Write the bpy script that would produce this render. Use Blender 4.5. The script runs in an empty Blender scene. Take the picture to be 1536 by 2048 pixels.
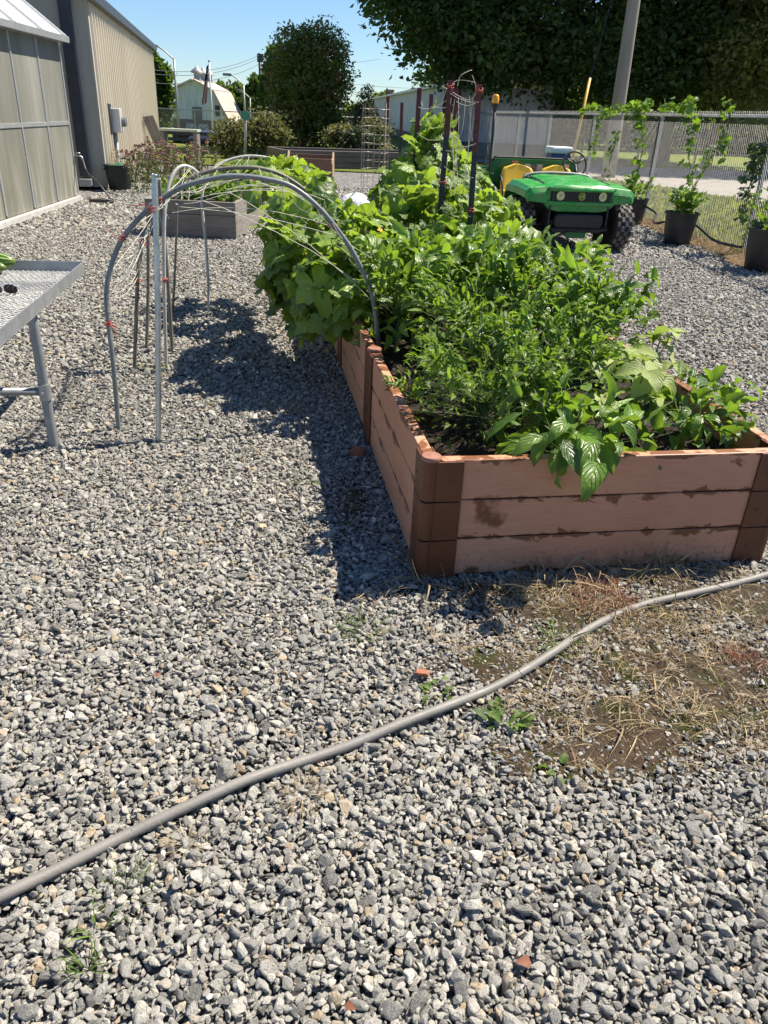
import bpy, math, random
import numpy as np
from mathutils import Vector, Matrix
rng = np.random.default_rng(7)
rnd = random.Random(11)
sc = bpy.context.scene
COL = sc.collection
PI = math.pi

# ------------------------------------------------------------------ camera calibration (photo 1536 x 2048)
FPX, CX, CY, CAMH = 1530., 768., 1024., 1.38
_d = np.array([(631. - CX) / FPX, -(3957. - CY) / FPX, -1.]); _d /= np.linalg.norm(_d)
_up = -_d
_f = np.array([0, 0, -1.]); _Y = _f - _up * _f.dot(_up); _Y /= np.linalg.norm(_Y)
_X = np.cross(_Y, _up)
RC = np.array([_X, _Y, _up])
def ray(px, py): return RC @ np.array([(px - CX) / FPX, -(py - CY) / FPX, -1.])
def G(px, py, z=0.):
    v = ray(px, py); return np.array([0, 0, CAMH]) + v * ((z - CAMH) / v[2])
def D(px, py, y):
    v = ray(px, py); return np.array([0, 0, CAMH]) + v * (y / v[1])
cam_d = bpy.data.cameras.new('camera'); cam = bpy.data.objects.new('camera', cam_d); COL.objects.link(cam)
cam_d.sensor_fit = 'HORIZONTAL'; cam_d.sensor_width = 36; cam_d.lens = 36 * FPX / 1536.
cam_d.clip_start = .05; cam_d.clip_end = 3000
M4 = Matrix.Identity(4)
for i in range(3):
    for j in range(3): M4[i][j] = RC[i][j]
M4[2][3] = CAMH
cam.matrix_world = M4
sc.camera = cam

# ------------------------------------------------------------------ light
SUN = np.array([.25, .15, .43]); SUN /= np.linalg.norm(SUN)
elev = math.asin(SUN[2]); azim = math.atan2(SUN[0], SUN[1])
w = bpy.data.worlds.new('World'); sc.world = w; w.use_nodes = True
nt = w.node_tree; bg = nt.nodes['Background']
sky = nt.nodes.new('ShaderNodeTexSky'); sky.sky_type = 'NISHITA'; sky.sun_disc = False
sky.sun_elevation = elev; sky.sun_rotation = azim; sky.air_density = 1.0; sky.dust_density = .0; sky.ozone_density = 1.6
tint = nt.nodes.new('ShaderNodeMix'); tint.data_type = 'RGBA'; tint.blend_type = 'MULTIPLY'; tint.inputs[0].default_value = 1; tint.inputs[7].default_value = (.84, 1.06, 1.36, 1)
nt.links.new(sky.outputs[0], tint.inputs[6]); nt.links.new(tint.outputs[2], bg.inputs[0]); bg.inputs[1].default_value = .05
sd = bpy.data.lights.new('sun', 'SUN'); sd.energy = 5.0; sd.angle = math.radians(.53); sd.color = (1, .905, .77)
so = bpy.data.objects.new('sun', sd); COL.objects.link(so)
so.rotation_euler = Vector(SUN).to_track_quat('Z', 'Y').to_euler()
sc.view_settings.view_transform = 'Standard'; sc.view_settings.look = 'None'
sc.view_settings.exposure = 1.08; sc.view_settings.gamma = 1
sc.cycles.max_bounces = 6; sc.cycles.diffuse_bounces = 3; sc.cycles.glossy_bounces = 3
sc.cycles.transmission_bounces = 5; sc.cycles.transparent_max_bounces = 8
sc.cycles.use_denoising = True

# ------------------------------------------------------------------ mesh builder
class MB:
    def __init__(s): s.V = []; s.F = {}; s.A = []; s.n = 0
    def add(s, verts, faces, uv=None, var=.5, mi=0):
        """faces: list of tuples, or int array (k, m)."""
        v = np.asarray(verts, float).reshape(-1, 3); s.V.append(v)
        a = np.zeros((len(v), 3)); a[:, 2] = var
        if uv is not None: a[:, :2] = uv
        s.A.append(a)
        if isinstance(faces, np.ndarray):
            if len(faces): s.F.setdefault((faces.shape[1], mi), []).append(faces + s.n)
        else:
            by = {}
            for f in faces: by.setdefault(len(f), []).append(f)
            for k, fs in by.items(): s.F.setdefault((k, mi), []).append(np.array(fs) + s.n)
        s.n += len(v); return s
    def xadd(s, verts, faces, M, **k):
        v = np.asarray(verts, float).reshape(-1, 3); M = np.asarray(M)
        return s.add(v @ M[:3, :3].T + M[:3, 3], faces, **k)
    def box(s, c, d, rz=0, M=None, **k):
        x, y, z = np.array(d) / 2.
        v = np.array([(-x,-y,-z),(x,-y,-z),(x,y,-z),(-x,y,-z),(-x,-y,z),(x,-y,z),(x,y,z),(-x,y,z)])
        if M is None:
            cs, sn = math.cos(rz), math.sin(rz); M = np.array([[cs,-sn,0],[sn,cs,0],[0,0,1]])
        v = v @ np.asarray(M).T + np.asarray(c, float)
        return s.add(v, [(0,3,2,1),(4,5,6,7),(0,1,5,4),(1,2,6,5),(2,3,7,6),(3,0,4,7)], **k)
    def beam(s, p, q, wd, ht, up=(0,0,1), **k):
        """a box-section bar from p to q"""
        p = np.asarray(p, float); q = np.asarray(q, float); y = q - p; L = np.linalg.norm(y); y /= L
        x = np.cross(y, up)
        if np.linalg.norm(x) < 1e-4: x = np.cross(y, (0, 1, 0))
        x /= np.linalg.norm(x); z = np.cross(x, y)
        return s.box((p + q) / 2, (wd, L, ht), M=np.stack([x, y, z], 1), **k)
    def tube(s, pts, r, n=8, cap=True, var=.5, mi=0):
        P = np.asarray(pts, float); m = len(P); r = np.broadcast_to(r, (m,))
        T = np.gradient(P, axis=0); T /= np.linalg.norm(T, axis=1)[:, None] + 1e-12
        a = np.array([0, 0, 1.]) if abs(T[0][2]) < .9 else np.array([1., 0, 0])
        N = np.cross(T[0], a); N /= np.linalg.norm(N); rings = []
        th = np.arange(n) * 2 * PI / n
        for i in range(m):
            N = N - T[i] * N.dot(T[i]); N /= np.linalg.norm(N); Bn = np.cross(T[i], N)
            rings.append(P[i] + r[i] * (np.cos(th)[:, None] * N + np.sin(th)[:, None] * Bn))
        f = []
        i = np.arange(m - 1)[:, None] * n; j = np.arange(n)[None]; k = (j + 1) % n
        f = np.stack([i + j, i + k, i + n + k, i + n + j], -1).reshape(-1, 4)
        uv = np.stack([np.tile(np.arange(n) / n, m), np.repeat(np.arange(m), n)], 1)
        b = s.n; s.add(np.concatenate(rings), f, uv=uv, var=var, mi=mi)
        if cap and n > 2:
            s.F.setdefault((n, mi), []).append(np.array([list(range(n))[::-1], list(range((m - 1) * n, m * n))]) + b)
        return s
    def lathe(s, prof, c=(0,0,0), n=24, M=None, var=.5, mi=0):
        pr = np.asarray(prof, float); m = len(pr); th = np.arange(n) * 2 * PI / n
        v = np.stack([pr[:, 0][:, None] * np.cos(th), pr[:, 0][:, None] * np.sin(th), np.repeat(pr[:, 1][:, None], n, 1)], -1).reshape(-1, 3)
        i = np.arange(m - 1)[:, None] * n; j = np.arange(n)[None]; k = (j + 1) % n
        f = np.stack([i + j, i + k, i + n + k, i + n + j], -1).reshape(-1, 4)
        if M is not None: v = v @ np.asarray(M).T
        b = s.n; s.add(v + np.asarray(c, float), f, var=var, mi=mi)
        ends = []
        if pr[0, 0] > 1e-6: ends.append(list(range(n))[::-1])
        if pr[-1, 0] > 1e-6: ends.append(list(range((m - 1) * n, m * n)))
        if ends: s.F.setdefault((n, mi), []).append(np.array(ends) + b)
        return s
    def prism(s, poly, o, ex, ey, ez, depth, **k):
        """2-D outline in the (ex, ey) plane at o, pushed along ez by depth"""
        o, ex, ey, ez = [np.asarray(q, float) for q in (o, ex, ey, ez)]; P = np.asarray(poly, float); n = len(P)
        a = o + P[:, :1] * ex + P[:, 1:2] * ey; v = np.concatenate([a, a + ez * depth])
        f = [tuple(range(n))[::-1], tuple(range(n, 2 * n))] + [(i, (i + 1) % n, n + (i + 1) % n, n + i) for i in range(n)]
        return s.add(v, f, **k)
    def grid(s, P, **k):
        """P (a, b, 3) array of points -> quads"""
        a, b = P.shape[:2]; i = np.arange(a - 1)[:, None] * b; j = np.arange(b - 1)[None]
        f = np.stack([i + j, i + j + 1, i + b + j + 1, i + b + j], -1).reshape(-1, 4)
        return s.add(P.reshape(-1, 3), f, **k)
    def mesh(s, name, mats, origin=(0,0,0), smooth=False):
        V = np.concatenate(s.V) - np.asarray(origin, float); A = np.concatenate(s.A)
        me = bpy.data.meshes.new(name)
        loops, tot, mis = [], [], []
        for (k, mi), fl in s.F.items():
            f = np.concatenate(fl); loops.append(f.ravel()); tot.append(np.full(len(f), k)); mis.append(np.full(len(f), mi))
        loops = np.concatenate(loops).astype(np.int32); tot = np.concatenate(tot).astype(np.int32); mis = np.concatenate(mis).astype(np.int32)
        me.vertices.add(len(V)); me.vertices.foreach_set('co', V.ravel().astype(np.float32))
        me.loops.add(len(loops)); me.loops.foreach_set('vertex_index', loops)
        me.polygons.add(len(tot)); st = np.concatenate([[0], np.cumsum(tot)[:-1]]).astype(np.int32)
        me.polygons.foreach_set('loop_start', st); me.polygons.foreach_set('loop_total', tot)
        me.polygons.foreach_set('material_index', mis)
        me.polygons.foreach_set('use_smooth', np.full(len(tot), bool(smooth)))
        at = me.attributes.new('leafuv', 'FLOAT_VECTOR', 'POINT'); at.data.foreach_set('vector', A.ravel().astype(np.float32))
        me.update(calc_edges=True); me.validate()
        for m in (mats if isinstance(mats, (list, tuple)) else [mats]): me.materials.append(m)
        return me
    def build(s, name, mats, parent=None, origin=None, smooth=False, bevel=0, auto=None):
        """links ONE object; with a parent the vertices are given in the parent's world-aligned frame or its local frame"""
        if parent is not None:
            og = parent.get('_o', (0, 0, 0)); og = np.array(og)
        else: og = np.array(origin if origin is not None else (0, 0, 0), float)
        me = s.mesh(name, mats, og, smooth); o = bpy.data.objects.new(name, me); COL.objects.link(o)
        if parent is not None: o.parent = parent
        else: o.location = og
        if parent is not None: o['_o'] = [float(q) for q in og]
        if bevel:
            b = o.modifiers.new('edge', 'BEVEL'); b.width = bevel; b.segments = 2; b.limit_method = 'ANGLE'; b.angle_limit = math.radians(40)
            b.harden_normals = False
        if smooth and auto is not None:
            try: me.set_sharp_from_angle(angle=math.radians(auto))
            except Exception: pass
        return o

def tag(o, label=None, cat=None, group=None, kind=None):
    if label: o['label'] = label
    if cat: o['category'] = cat
    if group: o['group'] = group
    if kind: o['kind'] = kind
    return o
def thing(name, label, cat, origin, group=None, local=False, rz=0):
    """an Empty at the thing's base; parts are given in world coordinates, or (local) in its own frame"""
    o = bpy.data.objects.new(name, None); COL.objects.link(o); o.empty_display_size = .1
    o.location = [float(q) for q in origin]; o.rotation_euler = (0, 0, rz)
    o['_o'] = [0., 0., 0.] if local else [float(q) for q in origin]
    return tag(o, label, cat, group)
def copy_thing(root, loc, rz, label, scale=None):
    r = root.copy(); COL.objects.link(r); r.location = [float(q) for q in loc]; r.rotation_euler = (0, 0, rz); r['label'] = label
    if scale: r.scale = (scale,) * 3
    for ch in list(root.children):
        c = ch.copy(); COL.objects.link(c); c.parent = r
        for g in list(ch.children):
            d = g.copy(); COL.objects.link(d); d.parent = c
    return r
def smooth_path(pts, n=8):
    """Catmull-Rom through pts"""
    P = np.asarray(pts, float); Q = np.vstack([2 * P[0] - P[1], P, 2 * P[-1] - P[-2]]); out = []
    for i in range(1, len(Q) - 2):
        a, b, c, d = Q[i - 1:i + 3]
        for t in np.arange(n) / n:
            out.append(.5 * ((2 * b) + (c - a) * t + (2 * a - 5 * b + 4 * c - d) * t * t + (3 * b - a - 3 * c + d) * t ** 3))
    out.append(P[-1]); return np.array(out)

# ------------------------------------------------------------------ materials
def srgb(r, g, b):
    return tuple(((c / 255.) / 12.92 if c / 255. <= .04045 else ((c / 255. + .055) / 1.055) ** 2.4) for c in (r, g, b)) + (1.,)
def lin(r, g, b): return (r, g, b, 1.)
class NT:
    def __init__(s, name):
        s.m = bpy.data.materials.new(name); s.m.use_nodes = True; s.t = s.m.node_tree
        s.p = s.t.nodes['Principled BSDF']; s.out = s.t.nodes['Material Output']
    def n(s, typ, **k):
        nd = s.t.nodes.new('ShaderNode' + typ)
        for a, v in k.items(): setattr(nd, a, v)
        return nd
    def set(s, nd, key, v):
        if hasattr(v, 'is_output') or isinstance(v, bpy.types.NodeSocket): s.t.links.new(v, nd.inputs[key])
        elif v is not None: nd.inputs[key].default_value = v
    def coord(s, kind='Object', scale=(1,1,1), rot=(0,0,0)):
        tc = s.n('TexCoord'); mp = s.n('Mapping'); s.set(mp, 'Vector', tc.outputs[kind]); mp.inputs['Scale'].default_value = scale
        mp.inputs['Rotation'].default_value = rot
        return mp.outputs[0]
    def noise(s, vec, scale, detail=4, rough=.55, dist=0):
        nd = s.n('TexNoise'); s.set(nd, 'Vector', vec); nd.inputs['Scale'].default_value = scale
        nd.inputs['Detail'].default_value = detail; nd.inputs['Roughness'].default_value = rough; nd.inputs['Distortion'].default_value = dist
        return nd.outputs[0]
    def ramp(s, fac, stops, interp='LINEAR'):
        nd = s.n('ValToRGB'); s.set(nd, 0, fac); cr = nd.color_ramp; cr.interpolation = interp
        while len(cr.elements) < len(stops): cr.elements.new(.5)
        for e, (p, c) in zip(cr.elements, stops): e.position = p; e.color = c if len(c) == 4 else (c[0], c[1], c[2], 1)
        return nd.outputs[0]
    def mix(s, f, a, b, typ='MIX'):
        nd = s.n('Mix', data_type='RGBA', blend_type=typ); s.set(nd, 0, f); s.set(nd, 6, a); s.set(nd, 7, b); return nd.outputs[2]
    def math(s, op, a, b=None, c=None, clamp=False):
        nd = s.n('Math', operation=op); nd.use_clamp = clamp; s.set(nd, 0, a)
        if b is not None: s.set(nd, 1, b)
        if c is not None: s.set(nd, 2, c)
        return nd.outputs[0]
    def rng(s, v, a, b, c=0., d=1.):
        nd = s.n('MapRange'); s.set(nd, 0, v)
        for i, q in enumerate((a, b, c, d)): nd.inputs[i + 1].default_value = q
        return nd.outputs[0]
    def bump(s, h, strength=.3, dist=.01, normal=None):
        nd = s.n('Bump'); s.set(nd, 'Height', h); nd.inputs['Strength'].default_value = strength; nd.inputs['Distance'].default_value = dist
        if normal is not None: s.set(nd, 'Normal', normal)
        s.t.links.new(nd.outputs[0], s.p.inputs['Normal']); return nd.outputs[0]
    def fin(s, col=None, rough=None, metal=None, spec=None):
        s.set(s.p, 'Base Color', col); s.set(s.p, 'Roughness', rough); s.set(s.p, 'Metallic', metal); s.set(s.p, 'Specular IOR Level', spec)
        return s.m
def plain(name, c1, c2=None, scale=8, rough=.6, metal=0., bump=0., bscale=60, spec=.5, stretch=(1,1,1), rvar=.1):
    """a real surface: two tones of its own colour mixed by noise, uneven gloss, fine relief"""
    k = NT(name); v = k.coord('Object', stretch)
    n1 = k.noise(v, scale, 5, .6)
    col = k.ramp(n1, [(.3, c1), (.7, c2 or tuple(q * .8 for q in c1[:3]) + (1,))])
    r = k.rng(k.noise(v, scale * 2.7, 3), .3, .7, max(0, rough - rvar), min(1, rough + rvar))
    if bump: k.bump(k.noise(v, bscale, 4, .6), bump, .004)
    return k.fin(col, r, metal, spec)
def leafmat(name, dark, light, trans=(.2, .5, .03), tw=.32, rough=.42, veins=6, vein_amt=.25, spec=.5, bumpy=.35):
    k = NT(name); at = k.n('Attribute', attribute_name='leafuv'); sp = k.n('SeparateXYZ'); k.set(sp, 0, at.outputs['Vector'])
    u, v, var = sp.outputs
    pos = k.coord('Object')
    nz = k.noise(pos, 45, 3)
    f = k.math('ADD', var, k.math('MULTIPLY', k.math('SUBTRACT', nz, .5), .35), clamp=True)
    col = k.ramp(f, [(0, dark), (.75, light), (1, tuple(min(1, q * 1.25) for q in light[:3]) + (1,))])
    au = k.math('ABSOLUTE', u)
    mid = k.rng(au, .0, .09, 1., 0.)
    side = k.math('SINE', k.math('MULTIPLY', k.math('SUBTRACT', v, k.math('MULTIPLY', au, .55)), veins * 2 * PI))
    sv = k.rng(side, .80, 1., 0., 1.)
    vv = k.math('MAXIMUM', mid, k.math('MULTIPLY', sv, .6))
    col = k.mix(k.math('MULTIPLY', vv, vein_amt), col, tuple(min(1, q * 2.2 + .02) for q in light[:3]) + (1,))
    k.fin(col, k.rng(nz, .3, .7, rough - .08, rough + .12), 0., spec)
    bn = k.bump(k.math('ADD', k.math('MULTIPLY', vv, -.6), k.math('ADD', k.math('MULTIPLY', side, .25), nz)), bumpy, .004)
    tr = k.n('BsdfTranslucent'); k.set(tr, 'Color', k.mix(var, tuple(q * .7 for q in trans) + (1,), trans + (1,)))
    mx = k.n('MixShader'); mx.inputs[0].default_value = tw
    k.t.links.new(k.p.outputs[0], mx.inputs[1]); k.t.links.new(tr.outputs[0], mx.inputs[2]); k.t.links.new(mx.outputs[0], k.out.inputs[0])
    return k.m

# ------------------------------------------------------------------ leaves
def leaf_long(L=1., W=.42, fold=.25, droop=.8, ns=7, wave=.0, point=.85):
    """a pointed leaf, base at 0, growing along +y, top side +z, midrib folded, tip drooping; unit length"""
    t = np.linspace(0, 1, ns + 1); x = np.array([-1, -.5, 0, .5, 1.])
    wd = W * .5 * np.sin(PI * t ** point) ** .8 * (1 - .25 * t); wd[0] = .012; wd[-1] = .004
    ang = -droop * t ** 1.3 + .15
    yy = np.concatenate([[0], np.cumsum(np.cos(ang[1:]) / ns)]); zz = np.concatenate([[0], np.cumsum(np.sin(ang[1:]) / ns)])
    P = np.zeros((ns + 1, 5, 3)); uv = np.zeros((ns + 1, 5, 2))
    for i in range(ns + 1):
        nrm = np.array([0, -math.sin(ang[i]), math.cos(ang[i])])
        for j in range(5):
            h = fold * abs(x[j]) ** 1.4 * wd[i] * 1.3 + wave * math.sin(t[i] * 17 + j) * wd[i] * abs(x[j])
            P[i, j] = np.array([x[j] * wd[i], yy[i], zz[i]]) + nrm * h
            uv[i, j] = (x[j], t[i])
    a, b = ns + 1, 5
    i = np.arange(a - 1)[:, None] * b; j = np.arange(b - 1)[None]
    f = np.stack([i + j, i + j + 1, i + b + j + 1, i + b + j], -1).reshape(-1, 4)
    return P.reshape(-1, 3) * L, f, uv.reshape(-1, 2)
def leaf_lobed(lobes=5, depth=.18, droop=.5, cup=.12, ruffle=.05, rings=3, n=25, seed=0, tip=.16):
    """a cucumber/squash leaf: broad, lobed, notched at the stalk; unit size ~1 across, stalk at 0, tip at +y"""
    r_ = np.random.default_rng(seed)
    th = np.linspace(-PI * .93, PI * .93, n)
    rad = .5 * (1 - .32 * (np.abs(th) / PI) ** 2) * (1 + depth * (np.cos(th * lobes) - 1) * .5) + tip * np.exp(-(th / .22) ** 2)
    rad = rad * (1 + r_.normal(0, .035, n)) + .02 * np.where(np.arange(n) % 2, 1, -1)
    V = [(0, .0, 0)]; U = [(0, .0)]
    for k in range(1, rings + 1):
        q = k / rings
        for i in range(n):
            rr = rad[i] * q; x = rr * math.sin(th[i]); y = rr * math.cos(th[i])
            z = -droop * (.55 * max(0, y) ** 2 + .35 * x * x) + cup * rr * rr + ruffle * q * q * math.sin(th[i] * 7 + seed) - .04 * q * abs(math.cos(th[i] * 2.5))
            V.append((x, y, z)); U.append((math.sin(th[i] * 2.5) * q, q * .8))
    F = [(0, 1 + i + 1, 1 + i) for i in range(n - 1)]
    for k in range(1, rings):
        b0 = 1 + (k - 1) * n; b1 = b0 + n
        F += [(b0 + i, b0 + i + 1, b1 + i + 1, b1 + i) for i in range(n - 1)]
    F = [f[::-1] if len(f) == 3 else f[::-1] for f in F]
    return np.array(V), F, np.array(U)
def scatter(mb, tmpl, pos, d, nrm, size, var, mi=0):
    """copies of leaf templates: pos, direction d, upward side nrm, size, tone"""
    pos = np.asarray(pos, float); N = len(pos)
    if N == 0: return
    d = np.asarray(d, float); d = d / (np.linalg.norm(d, axis=1)[:, None] + 1e-9)
    x = np.cross(d, nrm); ln = np.linalg.norm(x, axis=1)[:, None]; x = np.where(ln > 1e-5, x / (ln + 1e-9), np.array([1., 0, 0]))
    z = np.cross(x, d); size = np.broadcast_to(size, (N,)); var = np.broadcast_to(var, (N,))
    pick = rng.integers(0, len(tmpl), N)
    for ti, (tv, tf, tu) in enumerate(tmpl):
        sel = np.where(pick == ti)[0]
        if not len(sel): continue
        R = np.stack([x[sel], d[sel], z[sel]], -1)
        v = np.einsum('nij,kj->nki', R, tv) * size[sel][:, None, None] + pos[sel][:, None]
        m = len(tv)
        by = {}
        for f in (tf.tolist() if isinstance(tf, np.ndarray) else tf): by.setdefault(len(f), []).append(f)
        off = (np.arange(len(sel)) * m)[:, None, None]
        s0 = mb.n
        mb.V.append(v.reshape(-1, 3)); a = np.zeros((len(sel) * m, 3)); a[:, :2] = np.tile(tu, (len(sel), 1)); a[:, 2] = np.repeat(var[sel], m); mb.A.append(a)
        for k, fs in by.items(): mb.F.setdefault((k, mi), []).append((np.array(fs)[None] + off).reshape(-1, k) + s0)
        mb.n += len(sel) * m
T_PEP = [leaf_long(W=w_, fold=f_, droop=d_, wave=.15) for w_, f_, d_ in ((.46, .3, .9), (.5, .5, 1.3), (.42, .15, .5), (.48, .35, 1.7))]
T_CHI = [leaf_long(W=w_, fold=f_, droop=d_, ns=4) for w_, f_, d_ in ((.36, .3, .7), (.4, .5, 1.2), (.34, .2, .3))]
T_BEAN = [leaf_long(W=w_, fold=f_, droop=d_, point=.62, wave=.12) for w_, f_, d_ in ((.78, .25, .8), (.82, .4, 1.3), (.74, .15, .5))]
T_CUC = [leaf_lobed(seed=i, droop=d_, cup=c_, depth=dp, ruffle=.05) for i, (d_, c_, dp) in enumerate(((.5, .1, .2), (1.0, .0, .25), (.3, .35, .15), (1.4, .2, .2), (.8, -.1, .28)))]
T_QUAD = [(np.array([(0, 0, 0), (.34, .45, .1), (0, 1., -.12), (-.34, .45, .1)]), np.array([(0, 1, 2, 3)]), np.array([(0, 0), (1, .5), (0, 1), (-1, .5)])), (np.array([(0, 0, 0), (.3, .55, -.05), (0, 1., .1), (-.3, .55, -.05)]), np.array([(0, 1, 2, 3)]), np.array([(0, 0), (1, .5), (0, 1), (-1, .5)]))]
T_SIMP = [leaf_long(W=.6, fold=.4, droop=.6, ns=2)]
def rdir(n, zlo=-1., zhi=1.):
    z = rng.uniform(zlo, zhi, n); a = rng.uniform(0, 2 * PI, n); r = np.sqrt(1 - z * z)
    return np.stack([r * np.cos(a), r * np.sin(a), z], 1)
def unit(v): return v / (np.linalg.norm(v, axis=-1, keepdims=True) + 1e-9)
# ================================================================== SETTING: ground, gravel, lawn, road
def smooth01(t): t = np.clip(t, 0, 1); return t * t * (3 - 2 * t)
def fence_x(y): return 4.28 - .08 * (y - 10.04)
def terr(x, y):
    x = np.asarray(x, float); y = np.asarray(y, float)
    return -1.75 * smooth01((y - 30) / 60) * smooth01((-x - .09 * y + 4) / 12)
# --- zones of the near ground: bare soil with dry grass (right of the hose and before the bed)
_DRY = [(G(1180, 1230), .50, .17), (G(1400, 1330), .42, .2), (G(1330, 1450), .36, .15), (G(1050, 1330), .3, .12), (G(1480, 1200), .4, .16), (G(1000, 1180), .4, .08),
        (G(1560, 1420), .4, .22), (G(700, 1000), .12, .3), (G(1180, 1520), .25, .08)]
def vnoise(x, y, sc=1., seed=0):
    """cheap smooth value noise"""
    x = np.asarray(x, float) * sc; y = np.asarray(y, float) * sc
    ix = np.floor(x).astype(np.int64); iy = np.floor(y).astype(np.int64); fx = x - ix; fy = y - iy
    fx = fx * fx * (3 - 2 * fx); fy = fy * fy * (3 - 2 * fy)
    def h(a, b):
        q = np.sin(a * 127.1 + b * 311.7 + seed * 74.7) * 43758.5453; return q - np.floor(q)
    return (h(ix, iy) * (1 - fx) + h(ix + 1, iy) * fx) * (1 - fy) + (h(ix, iy + 1) * (1 - fx) + h(ix + 1, iy + 1) * fx) * fy
def dry(x, y):
    x = np.asarray(x, float); y = np.asarray(y, float); m = np.zeros(np.broadcast(x, y).shape)
    for c, a, b in _DRY:
        q = ((x - c[0]) / a) ** 2 + ((y - c[1]) / b) ** 2
        m = np.maximum(m, np.exp(-q * .9))
    nz = vnoise(x, y, 9, 1) * .5 + vnoise(x, y, 23, 2) * .5
    return np.clip(m * 1.5 - .35 + (nz - .5) * 1.1, 0, 1) * np.clip(m * 4, 0, 1)
def graded(lo, hi, a, b, step, g=1.13):
    xs = list(np.arange(a, b + 1e-6, step)); s = step
    while xs[-1] < hi: s *= g; xs.append(xs[-1] + s)
    s = step
    while xs[0] > lo: s *= g; xs.insert(0, xs[0] - s)
    return np.array(xs)
gx = graded(-1500, 1500, -1.2, 2.4, .035); gy = graded(-60, 1500, .5, 3.2, .035)
X, Y = np.meshgrid(gx, gy, indexing='ij')
dr = dry(X, Y)
Z = terr(X, Y) - .35 * smooth01((np.hypot(X, Y) - 60) / 200) - .022 + .024 * dr + .006 * (vnoise(X, Y, 14, 5) - .5) * np.clip(2 - np.hypot(X, Y) / 6, 0, 1)
mb = MB(); mb.grid(np.stack([X, Y, Z], -1), var=dr.ravel())
def ground_mat():
    k = NT('gravel_bed'); v = k.coord('Object'); at = k.n('Attribute', attribute_name='leafuv'); sp = k.n('SeparateXYZ'); k.set(sp, 0, at.outputs['Vector'])
    vo = k.n('TexVoronoi'); k.set(vo, 'Vector', v); vo.inputs['Scale'].default_value = 34; vo.inputs['Randomness'].default_value = 1
    sx = k.n('SeparateColor'); k.set(sx, 0, vo.outputs['Color'])
    stone = k.ramp(sx.outputs[0], [(0, lin(.07, .07, .072)), (.4, lin(.2, .2, .2)), (.8, lin(.36, .355, .34)), (1, lin(.5, .48, .44))])
    edge = k.rng(vo.outputs['Distance'], .25, .75, 1., .25)
    stone = k.mix(1., stone, k.ramp(edge, [(0, lin(.15, .15, .15)), (1, lin(1, 1, 1))]), 'MULTIPLY')
    soil = k.ramp(k.noise(v, 30, 6, .65), [(.3, lin(.035, .025, .016)), (.5, lin(.085, .06, .036)), (.72, lin(.16, .12, .075))])
    moss = k.ramp(k.noise(v, 80, 3), [(.35, lin(.03, .04, .006)), (.7, lin(.085, .095, .018))])
    soil = k.mix(k.rng(k.noise(v, 8, 4), .52, .62), soil, moss); soil = k.mix(k.rng(k.noise(v, 5.3, 5), .5, .7, 0, .5), soil, lin(.115, .058, .03))
    col = k.mix(k.rng(sp.outputs[2], .12, .4), stone, soil)
    wet = k.rng(sp.outputs[2], .12, .4)
    hs = k.math('ADD', k.math('MULTIPLY', k.noise(v, 55, 6, .75), .9), k.math('MULTIPLY', k.noise(v, 220, 3, .7), .5))
    hg = k.math('ADD', k.math('MULTIPLY', vo.outputs['Distance'], -1.0), k.math('MULTIPLY', k.noise(v, 90, 3), .25))
    h = k.math('ADD', k.math('MULTIPLY', hs, wet), k.math('MULTIPLY', hg, k.math('SUBTRACT', 1., wet)))
    k.bump(h, .9, .02)
    return k.fin(col, .85, 0., .25)
tag(mb.build('ground', ground_mat(), smooth=True), 'grey crushed stone yard reaching from the camera to the fences', 'ground', kind='structure')

# --- gravel stones: crushed, angular, lying two deep near the camera
def stone_mat():
    k = NT('crushed_granite'); oi = k.n('ObjectInfo'); r = oi.outputs['Random']
    v = k.coord('Object', (1, 1, 3.2), (.5, .3, .2))
    base = k.ramp(r, [(0, lin(.14, .137, .125)), (.12, lin(.21, .206, .19)), (.36, lin(.285, .28, .256)), (.68, lin(.355, .346, .312)), (.9, lin(.43, .415, .37)), (.93, lin(.33, .26, .17)), (.965, lin(.40, .34, .25)), (.985, lin(.5, .48, .43)), (1, lin(.58, .56, .51))])
    band = k.noise(v, 1.7, 6, .75, 1.6)
    rr = k.math('FRACT', k.math('MULTIPLY', r, 37.7))
    bm = k.ramp(band, [(.34, lin(.38, .39, .4)), (.45, lin(.9, .9, .89)), (.53, lin(1.6, 1.58, 1.52)), (.60, lin(.8, .8, .79)), (.7, lin(.45, .46, .47))])
    col = k.mix(k.rng(rr, .1, .6, .25, 1.), base, k.mix(1., base, bm, 'MULTIPLY'))
    sp = k.noise(k.coord('Object'), 9, 2)
    col = k.mix(k.rng(sp, .62, .72, 0, .45), col, lin(.62, .61, .58))
    k.bump(k.noise(k.coord('Object'), 5, 5, .7), .5, .12)
    return k.fin(col, k.rng(band, .3, .7, .5, .85), 0., .4)
SM = stone_mat()
stone_col = bpy.data.collections.new('stone_shapes')
import bmesh
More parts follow.
